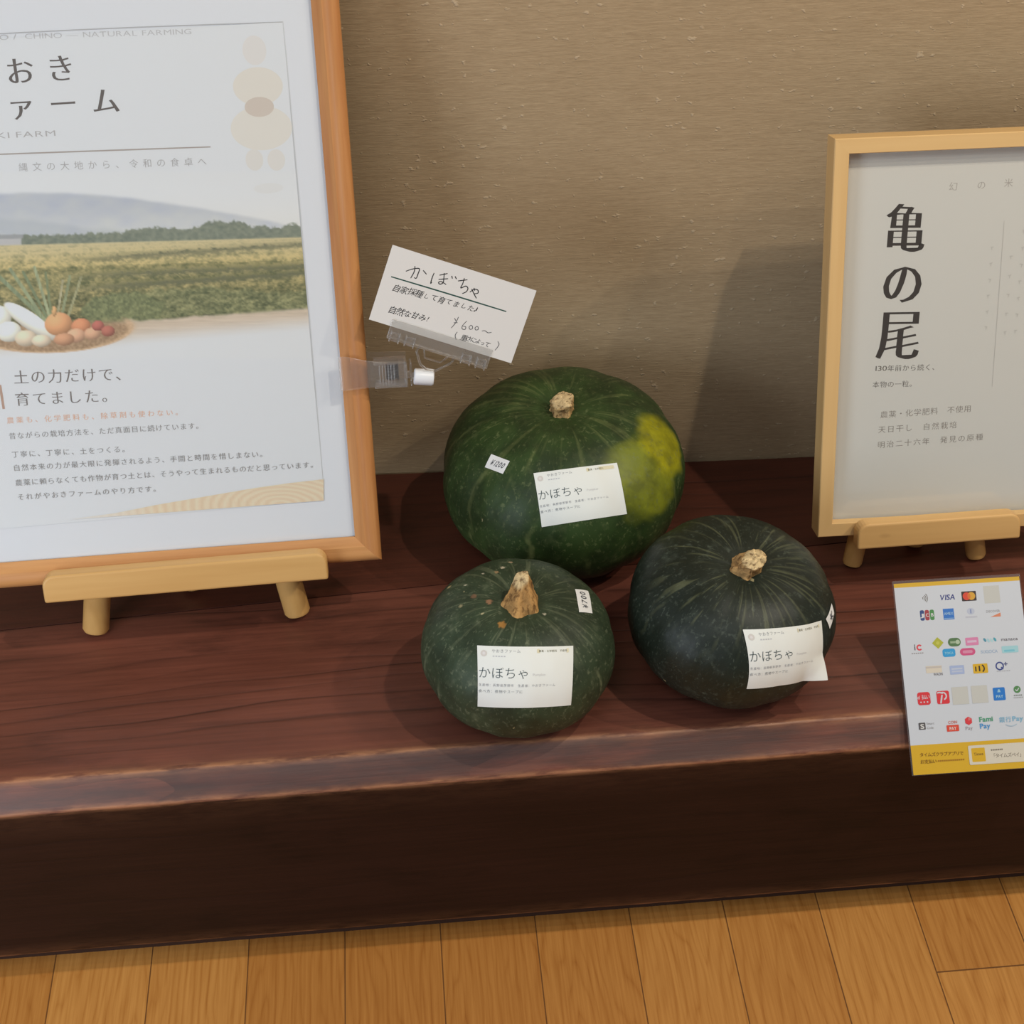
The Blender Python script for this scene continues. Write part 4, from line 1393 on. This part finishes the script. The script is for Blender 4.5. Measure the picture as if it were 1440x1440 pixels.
scribble('\u81ea\u5bb6\u63a1\u7a2e\u3057\u3066\u80b2\u3066\u307e\u3057\u305f\u266a', (238, 388), (920, 580), 11, (0.0074, 0.0074, 0.0072, 0.0074, 0.0050, 0.0064, 0.0070, 0.0056, 0.0062, 0.0054, 0.0060, 0.0076))
scribble('\u81ea\u7136\u306a\u7518\u307f!', (198, 575), (515, 662), 5, (0.0074, 0.0080, 0.0068, 0.0068, 0.0068, 0.0062))
scribble('\u91cd\u3055\u306b\u3088\u3063\u3066', (800, 820), (1040, 892), 6, (0.0064, 0.0056, 0.0054, 0.0052, 0.0044, 0.0054))
for st in ([(742, 770), (724, 800), (732, 838)], [(1086, 856), (1096, 886), (1064, 934)],
           [(718, 650), (732, 678)], [(752, 640), (728, 690), (690, 736)], [(712, 690), (744, 690)],
           [(822, 676), (786, 716), (784, 744), (808, 748), (812, 726), (790, 722)], [(858, 712), (842, 728), (850, 748), (870, 742), (868, 720), (854, 712)], [(908, 722), (892, 736), (898, 754), (918, 750), (918, 730), (904, 722)],
           [(950, 764), (976, 762), (1002, 780), (1032, 776)]):
    art.stroke([K(*p) for p in st], 0.0006, ink((74, 72, 70), WC))
link('card_face', art.mapped(lambda u, v, h: (u, -0.0002 - h, v)), M_PRINT, card, colors=True)

clip = empty('card_clip', L_M @ Matrix.Translation((-0.022, 0.0, 0.1853)), 'clear plastic swivel clip clamped on the right edge of the poster frame', 'clip')
CI = Matrix.Translation((0.022, 0.0, -0.192))


def cg(g):
    g.v = [tuple(CI @ Vector(p)) for p in g.v]
    return g


# clamp: two curved jaws gripping the frame, ribbed body with a spring
g = G()
for side in (-1, 1):
    path = [(-0.0255, -0.0035), (-0.0235, -0.0048), (-0.0205, -0.0035), (-0.012, -0.0040), (-0.002, -0.0052), (0.010, -0.0074), (0.024, -0.0084), (0.036, -0.0084)]
    if side == 1: path = [(x, 0.0245 - (y + 0.0035) * 1.0) for x, y in path]
    half = [0.0158, 0.0160, 0.0158, 0.0148, 0.0128, 0.0118, 0.0118, 0.0118]
    cw = [0.1933, 0.1933, 0.1932, 0.1926, 0.1919, 0.1912, 0.1904, 0.1898]
    th_ = 0.0016
    vs = []
    for (x, y), hh, cwi in zip(path, half, cw):
        vs += [(x, y - th_, cwi - hh), (x, y - th_, cwi + hh), (x, y, cwi + hh), (x, y, cwi - hh)]
    fs = []
    for i in range(len(path) - 1):
        for k in range(4):
            j = (k + 1) % 4
            fs.append((i * 4 + k, i * 4 + j, i * 4 + 4 + j, i * 4 + 4 + k))
    fs += [(3, 2, 1, 0), tuple(len(path) * 4 - 4 + k for k in range(4))]
    g.add(vs, fs)
for k in range(6):
    x = 0.0105 + 0.0026 * k
    g.box((x, -0.0106, 0.1815), (x + 0.0011, -0.0084, 0.2010))
g.box((0.0060, -0.0105, 0.2004), (0.0345, 0.0120, 0.2024))
g.box((0.0060, -0.0105, 0.1786), (0.0345, 0.0120, 0.1806))
g.box((0.0335, -0.0105, 0.1786), (0.0352, 0.0120, 0.2024))
g.box((0.0385, -0.0085, 0.1784), (0.0404, 0.0130, 0.1990))
g.box((0.0352, -0.0090, 0.1860), (0.0385, -0.0020, 0.1916))
g.box((0.0400, -0.0140, 0.1860), (0.0420, -0.0060, 0.1910))
clamp = link('clamp', cg(g), M_ACRYL, clip, bevel=0.0005)
g = G()
pts = []
for k in range(73):
    a = 2 * math.pi * k / 12
    pts.append((0.0225 + 0.0050 * math.cos(a), 0.0035 + 0.0060 * math.sin(a), 0.1830 + 0.0165 * k / 72))
g.tube(pts, 0.0012, 8)
link('spring', cg(g), M_STEEL, clamp, smooth=True)
# white swivel joint
g = G()
ax = Vector((1, 0.0, -0.13)).normalized()
c0 = Vector((0.0415, -0.0120, 0.1885))
g.tube([c0, c0 + ax * 0.001, c0 + ax * 0.0165, c0 + ax * 0.0180], [0.0062, 0.0074, 0.0076, 0.0066], 28)
link('swivel_joint', cg(g), M_WHITEPLASTIC, clip, autosmooth=40)
# gripper holding the card, in the card's own directions
GI = Matrix.Translation((0.022, 0, -0.1853)) @ Matrix.Translation((CARD_C.x, -0.0205, CARD_C.y)) @ Matrix.Rotation(-CARD_A, 4, 'Y')
g = G()
x0, x1 = -0.0472, 0.0472
zc = -CH / 2
g.box((x0, -0.0018, zc - 0.010), (x1, -0.0005, zc + 0.0068))
g.box((x0, 0.0010, zc - 0.010), (x1, 0.0022, zc + 0.0068))
g.box((x0, -0.0030, zc - 0.0112), (x1, 0.0034, zc - 0.0092))
for s in (-1, 1):
    for q in (0.0265, 0.0405):
        xx = s * q
        g.tube([(xx - 0.0030, 0.0, zc - 0.0085), (xx + 0.0030, 0.0, zc - 0.0085)], 0.0042, 14)
        g.box((xx - 0.0046, -0.0056, zc - 0.0128), (xx - 0.0034, 0.0040, zc - 0.0040))
        g.box((xx + 0.0034, -0.0056, zc - 0.0128), (xx + 0.0046, 0.0040, zc - 0.0040))
g.v = [tuple(GI @ Vector(p)) for p in g.v]
gripper = link('gripper', g, M_ACRYL, clip, bevel=0.0004)
g = G()
path = [(-0.0165, zc - 0.0105), (-0.0175, zc - 0.016), (-0.0105, zc - 0.0265), (-0.0045, zc - 0.0290), (0.0045, zc - 0.0280), (0.0160, zc - 0.0165), (0.0165, zc - 0.0105)]
g.tube([(p[0], 0.0035, p[1]) for p in path], 0.0011, 10)
path2 = [(-0.0115, zc - 0.0125), (-0.0085, zc - 0.0195), (0.0060, zc - 0.0195), (0.0110, zc - 0.0125)]
g.tube([(p[0], 0.0035, p[1]) for p in path2], 0.0008, 10)
g.v = [tuple(GI @ Vector(p)) for p in g.v]
link('link_loop', g, M_ACRYL, gripper, smooth=True)

# ------------------------------------------------------------------ payment sign
S_M = pose((0.41757, -0.452, -0.03275), 0.83856, 0.00214, 0.0126)
SW, SHT = 0.1170, 0.1733
pay = empty('payment_sign', S_M, 'white payment-methods sign with yellow bands leaning over the bench edge', 'sign')
art = Art()
WS = (188, 192, 197)


def IS(*c): return tuple(0.70 * x for x in ink(c, WS))


art.rect(SW / 2, SHT / 2, SW, SHT, (0.545, 0.575, 0.615))
YEL = IS(214, 158, 32)
art.poly([(0, SHT - 0.0038), (SW, SHT - 0.0038), (SW, SHT), (0, SHT)], YEL)
art.poly([(0, 0), (SW, 0), (SW, 0.0264), (0, 0.0264)], YEL)
PX = 0.00066
# contactless waves
for k, r in enumerate((2.0, 4.2, 6.4, 8.6)):
    art.ring(0.0278 - 0.0036, 0.1586, r * PX, 1.0 * PX, IS(96, 94, 90), -42, 42, 12)
NAVY = IS(44, 56, 120)
art.latin('VISA', (0.0480 - 0.0070, 0.1558), (0.0480 + 0.0070, 0.1558), 0.0068, NAVY, 0.03, 0.02, shear=0.18)
art.rect(0.0684, 0.1580, 0.0136, 0.0090, IS(44, 30, 30), 0.0006)
art.ellipse(0.0684 - 0.0022, 0.1580, 0.0036, 0.0036, IS(206, 60, 42))
art.ellipse(0.0684 + 0.0022, 0.1580, 0.0036, 0.0036, IS(222, 148, 44))
art.ellipse(0.0684, 0.1580, 0.0014, 0.0028, IS(222, 102, 36), 20)
BLK = IS(178, 182, 180)
art.rect(0.0897, 0.1583, 0.0148, 0.0160, BLK)
for k, (ch, c) in enumerate((('J', (40, 66, 122)), ('C', (146, 52, 62)), ('B', (64, 128, 70)))):
    cx = 0.0279 + (k - 1) * 0.00455
    art.rect(cx, 0.1429, 0.0040, 0.0096, IS(*c), 0.0015)
    art.latin(ch, (cx - 0.0013, 0.1415), (cx + 0.0013, 0.1415), 0.0042, IS(214, 214, 216), 0.02, 0.02)
art.rect(0.0478, 0.1427, 0.0100, 0.0100, IS(40, 106, 186))
art.latin('AMEX', (0.0436, 0.1420), (0.0520, 0.1420), 0.0034, IS(150, 184, 220), 0.01, 0.01)
art.rect(0.0478, 0.1388, 0.0090, 0.0005, IS(140, 176, 214))
art.ellipse(0.0685, 0.1440, 0.0036, 0.0030, IS(168, 178, 198))
art.rect(0.0685, 0.1440, 0.0012, 0.0040, IS(120, 136, 176))
art.rect(0.0685, 0.1388, 0.0110, 0.0016, IS(172, 178, 192))
art.latin('DISCOVER', (0.0890 - 0.0064, 0.1418), (0.0890 + 0.0064, 0.1418), 0.0030, IS(112, 112, 116), 0, 0)
art.poly([(0.0862, 0.1376), (0.0958, 0.1376), (0.0958, 0.1412)], IS(200, 122, 92))
# transport cards
art.latin('i', (0.0128, 0.1118), (0.0136, 0.1118), 0.0078, IS(60, 58, 60), 0.04, 0.02)
art.ring(0.0176, 0.1139, 0.0021, 0.0014, IS(204, 62, 74), 40, 320, 24)
for k in range(6): art.rect(0.0105 + 0.0019 * k, 0.1088, 0.0013, 0.0010, IS(140, 140, 144))
art.rect(0.0349, 0.1170, 0.0076, 0.0076, IS(158, 164, 52), 0.0006, math.pi / 4)
art.ellipse(0.0349, 0.1170, 0.0016, 0.0016, IS(176, 180, 78))
art.rect(0.0502, 0.1168, 0.0118, 0.0078, IS(72, 108, 70), 0.0038)
art.ellipse(0.0533, 0.1168, 0.0020, 0.0020, IS(160, 180, 158))
art.rect(0.0488, 0.1168, 0.0048, 0.0020, IS(136, 160, 132))
art.rect(0.0665, 0.1165, 0.0120, 0.0072, IS(216, 122, 164), 0.0008)
art.rect(0.0665, 0.1165, 0.0086, 0.0020, IS(226, 170, 196))
for k, c in enumerate(((70, 136, 160), (150, 190, 206), (160, 196, 210), (70, 150, 170))):
    art.ellipse(0.0785 + 0.0031 * k, 0.1164 + (0.0006 if k in (0, 3) else 0), 0.0011, 0.0020, IS(*c), 14, 0.5)
art.latin('manaca', (0.1011 - 0.0078, 0.1152), (0.1011 + 0.0078, 0.1152), 0.0042, IS(86, 84, 92), 0.01, 0.01)
art.rect(0.0442, 0.1075, 0.0118, 0.0074, IS(38, 142, 200), 0.0022)
art.latin('TOICA', (0.0402, 0.1062), (0.0482, 0.1062), 0.0030, IS(150, 196, 220), 0, 0)
art.rect(0.0615, 0.1074, 0.0142, 0.0066, IS(186, 76, 124), 0.0033)
art.rect(0.0615, 0.1074, 0.0092, 0.0026, IS(206, 128, 160), 0.0012)
art.latin('SUGOCA', (0.0813 - 0.0078, 0.1050), (0.0813 + 0.0078, 0.1050), 0.0040, IS(142, 168, 196), 0.01, 0.01)
art.rect(0.1008, 0.1072, 0.0152, 0.0062, IS(146, 192, 212), 0.0008)
art.rect(0.1000, 0.1060, 0.0100, 0.0018, IS(108, 176, 196), 0.0008)
# electronic money
art.rect(0.0287, 0.0934, 0.0146, 0.0064, IS(198, 190, 178))
art.rect(0.0287, 0.0952, 0.0146, 0.0016, IS(176, 172, 168))
art.latin('WAON', (0.0280, 0.0876), (0.0362, 0.0876), 0.0034, IS(104, 102, 106), 0.02, 0.01)
art.rect(0.0499, 0.0916, 0.0132, 0.0080, IS(148, 166, 206), 0.0006)
art.rect(0.0499, 0.0926, 0.0100, 0.0014, IS(172, 184, 214))
art.rect(0.0499, 0.0902, 0.0100, 0.0014, IS(168, 180, 212))
art.rect(0.0715, 0.0915, 0.0136, 0.0086, IS(214, 158, 30), 0.0008)
art.rect(0.0672, 0.0912, 0.0012, 0.0046, IS(40, 34, 26), 0.0005)
art.rect(0.0706, 0.0915, 0.0014, 0.0052, IS(40, 34, 26), 0.0005)
art.ring(0.0716, 0.0915, 0.0034, 0.0013, IS(40, 34, 26), -62, 62, 16)
art.ring(0.0895, 0.0926, 0.0033, 0.0012, IS(48, 64, 128))
art.stroke([(0.0906, 0.0916), (0.0925, 0.0896)], 0.0012, IS(48, 64, 128))
art.rect(0.0952, 0.0942, 0.0034, 0.0009, IS(70, 76, 120))
art.rect(0.0952, 0.0942, 0.0009, 0.0034, IS(70, 76, 120))
for k in range(8): art.rect(0.0868 + 0.0016 * k, 0.0880, 0.0010, 0.0008, IS(160, 164, 174))
# code payments
RED = IS(196, 44, 54)
WHT = (0.53, 0.55, 0.58)
art.rect(0.0167, 0.0676, 0.0118, 0.0116, RED, 0.0024)
art.line('d\u6255\u3044', (0.0130, 0.0690), (0.0203, 0.0690), 2, 0.0044, WHT, 0.01, 0.01)
for k in range(3): art.ellipse(0.0137 + 0.0030 * k, 0.0644, 0.0007, 0.0007, WHT, 10)
art.rect(0.0343, 0.0676, 0.0116, 0.0118, RED, 0.0016)
art.stroke([(0.0318, 0.0622), (0.0336, 0.0700)], 0.0014, WHT)
art.ring(0.0342, 0.0688, 0.0032, 0.0013, WHT, -75, 110, 24)
art.stroke([(0.0292, 0.0718), (0.0316, 0.0722), (0.0344, 0.0712)], 0.0012, WHT)
art.rect(0.0502, 0.0682, 0.0148, 0.0158, BLK)
art.rect(0.0681, 0.0683, 0.0148, 0.0158, BLK)
art.rect(0.0861, 0.0675, 0.0110, 0.0116, IS(22, 108, 190), 0.0010)
art.poly([(0.0846, 0.0690), (0.0876, 0.0690), (0.0868, 0.0716), (0.0854, 0.0716)], IS(132, 178, 214))
art.latin('PAY', (0.0828, 0.0640), (0.0894, 0.0640), 0.0036, IS(150, 190, 220), 0.02, 0.02)
art.ellipse(0.1030, 0.0705, 0.0032, 0.0032, IS(72, 124, 76))
art.stroke([(0.1014, 0.0706), (0.1027, 0.0694), (0.1048, 0.0718)], 0.0008, WHT)
for k in range(5): art.rect(0.1000 + 0.0016 * k, 0.0652, 0.0011, 0.0012, IS(128, 138, 138))
for k in range(6): art.rect(0.0996 + 0.0015 * k, 0.0632, 0.0010, 0.0008, IS(150, 156, 158))
art.rect(0.0124, 0.0430, 0.0062, 0.0062, IS(76, 76, 80), 0.0006)
art.latin('S', (0.0106, 0.0408), (0.0142, 0.0408), 0.0058, IS(196, 198, 200), 0.02, 0.02)
art.latin('Smart', (0.0166, 0.0440), (0.0236, 0.0440), 0.0030, IS(150, 152, 156))
art.latin('Code', (0.0166, 0.0402), (0.0226, 0.0402), 0.0030, IS(150, 152, 156))
art.latin('COIN', (0.0364, 0.0436), (0.0446, 0.0436), 0.0036, IS(206, 108, 96), 0.01, 0.01)
art.rect(0.0402, 0.0395, 0.0112, 0.0058, IS(202, 66, 48), 0.0006)
art.latin('PAY', (0.0370, 0.0378), (0.0434, 0.0378), 0.0042, IS(222, 200, 196), 0.02, 0.02)
art.poly([(0.0552 + 0.0036 * math.cos(math.radians(30 + 60 * k)), 0.0451 + 0.0038 * math.sin(math.radians(30 + 60 * k))) for k in range(6)], IS(198, 52, 60))
art.poly([(0.0552, 0.0451), (0.0580, 0.0466), (0.0552, 0.0482)], IS(214, 110, 112))
art.latin('Pay', (0.0516, 0.0372), (0.0582, 0.0372), 0.0042, IS(146, 140, 148), 0.01, 0.01)
art.latin('Fami', (0.0648, 0.0436), (0.0774, 0.0436), 0.0062, IS(64, 142, 110), 0.03, 0.02)
art.latin('Pay', (0.0648, 0.0376), (0.0744, 0.0376), 0.0062, IS(64, 134, 194), 0.03, 0.02)
art.line('\u9280\u884c', (0.0860, 0.0442), (0.0918, 0.0442), 1, 0.0054, IS(118, 168, 198), 0.01, 0.01)
art.latin('Pay', (0.0952, 0.0424), (0.1052, 0.0424), 0.0060, IS(118, 168, 198), 0.03, 0.02)
art.ring(0.0940, 0.0470, 0.0090, 0.0007, IS(150, 176, 196), 235, 305, 14, 1.0)
# foot band
INKY = IS(112, 78, 20)
art.line('\u30bf\u30a4\u30e0\u30ba\u30af\u30e9\u30d6\u30a2\u30d7\u30ea\u3067', (0.0092, 0.0176), (0.0456, 0.0168), 10, 0.0040, INKY, 0.006, 0.0)
art.line('\u304a\u652f\u6255\u3044', (0.0092, 0.0114), (0.0204, 0.0113), 3, 0.0040, INKY, 0.006, 0.0)
for k in range(13): art.rect(0.0240 + 0.0019 * k, 0.0112 - 0.00001 * k, 0.0013, 0.0013, IS(150, 106, 26))
art.rect(0.0845, 0.0143, 0.0650, 0.0172, IS(196, 192, 180), 0.0012)
art.rect(0.0609, 0.0143, 0.0124, 0.0124, YEL, 0.0008)
art.latin('Times', (0.0566, 0.0138), (0.0652, 0.0138), 0.0036, IS(90, 66, 24), 0.02, 0.01)
for k in range(7): art.rect(0.0732 + 0.0016 * k, 0.0178, 0.0012, 0.0014, IS(112, 106, 98))
art.line('\u300c\u30bf\u30a4\u30e0\u30ba\u30da\u30a4\u300d', (0.0742, 0.0126), (0.1040, 0.0122), 8, 0.0043, IS(96, 88, 78), 0.004, 0.0)
link('printed_sheet', art.mapped(lambda u, v, h: (u, -0.0003 - h, v)), M_SATIN, pay, colors=True)
g = G().box((-0.0006, 0.0, -0.0006), (SW + 0.0012, 0.0030, SHT + 0.0026))
link('acrylic_panel', g, M_ACRYL2, pay, bevel=0.0004)
# strut: from near the top of the panel down to the bench
top = S_M @ Vector((SW / 2, 0.0036, SHT * 0.86))
foot = Vector((top.x, top.y + 0.062, 0.0003))
inv = S_M.inverted()
g = G()
vs = []
for p in (top, foot):
    for dx in (-0.022, 0.022):
        vs += [inv @ (p + Vector((dx, -0.0, 0.0))), inv @ (p + Vector((dx, 0.0026, 0.0)))]
g.add(vs, [(0, 2, 6, 4), (1, 5, 7, 3), (0, 1, 3, 2), (4, 6, 7, 5), (0, 4, 5, 1), (2, 3, 7, 6)])
link('rear_strut', g, M_ACRYL2, pay)

bpy.data.objects.remove(_fo)
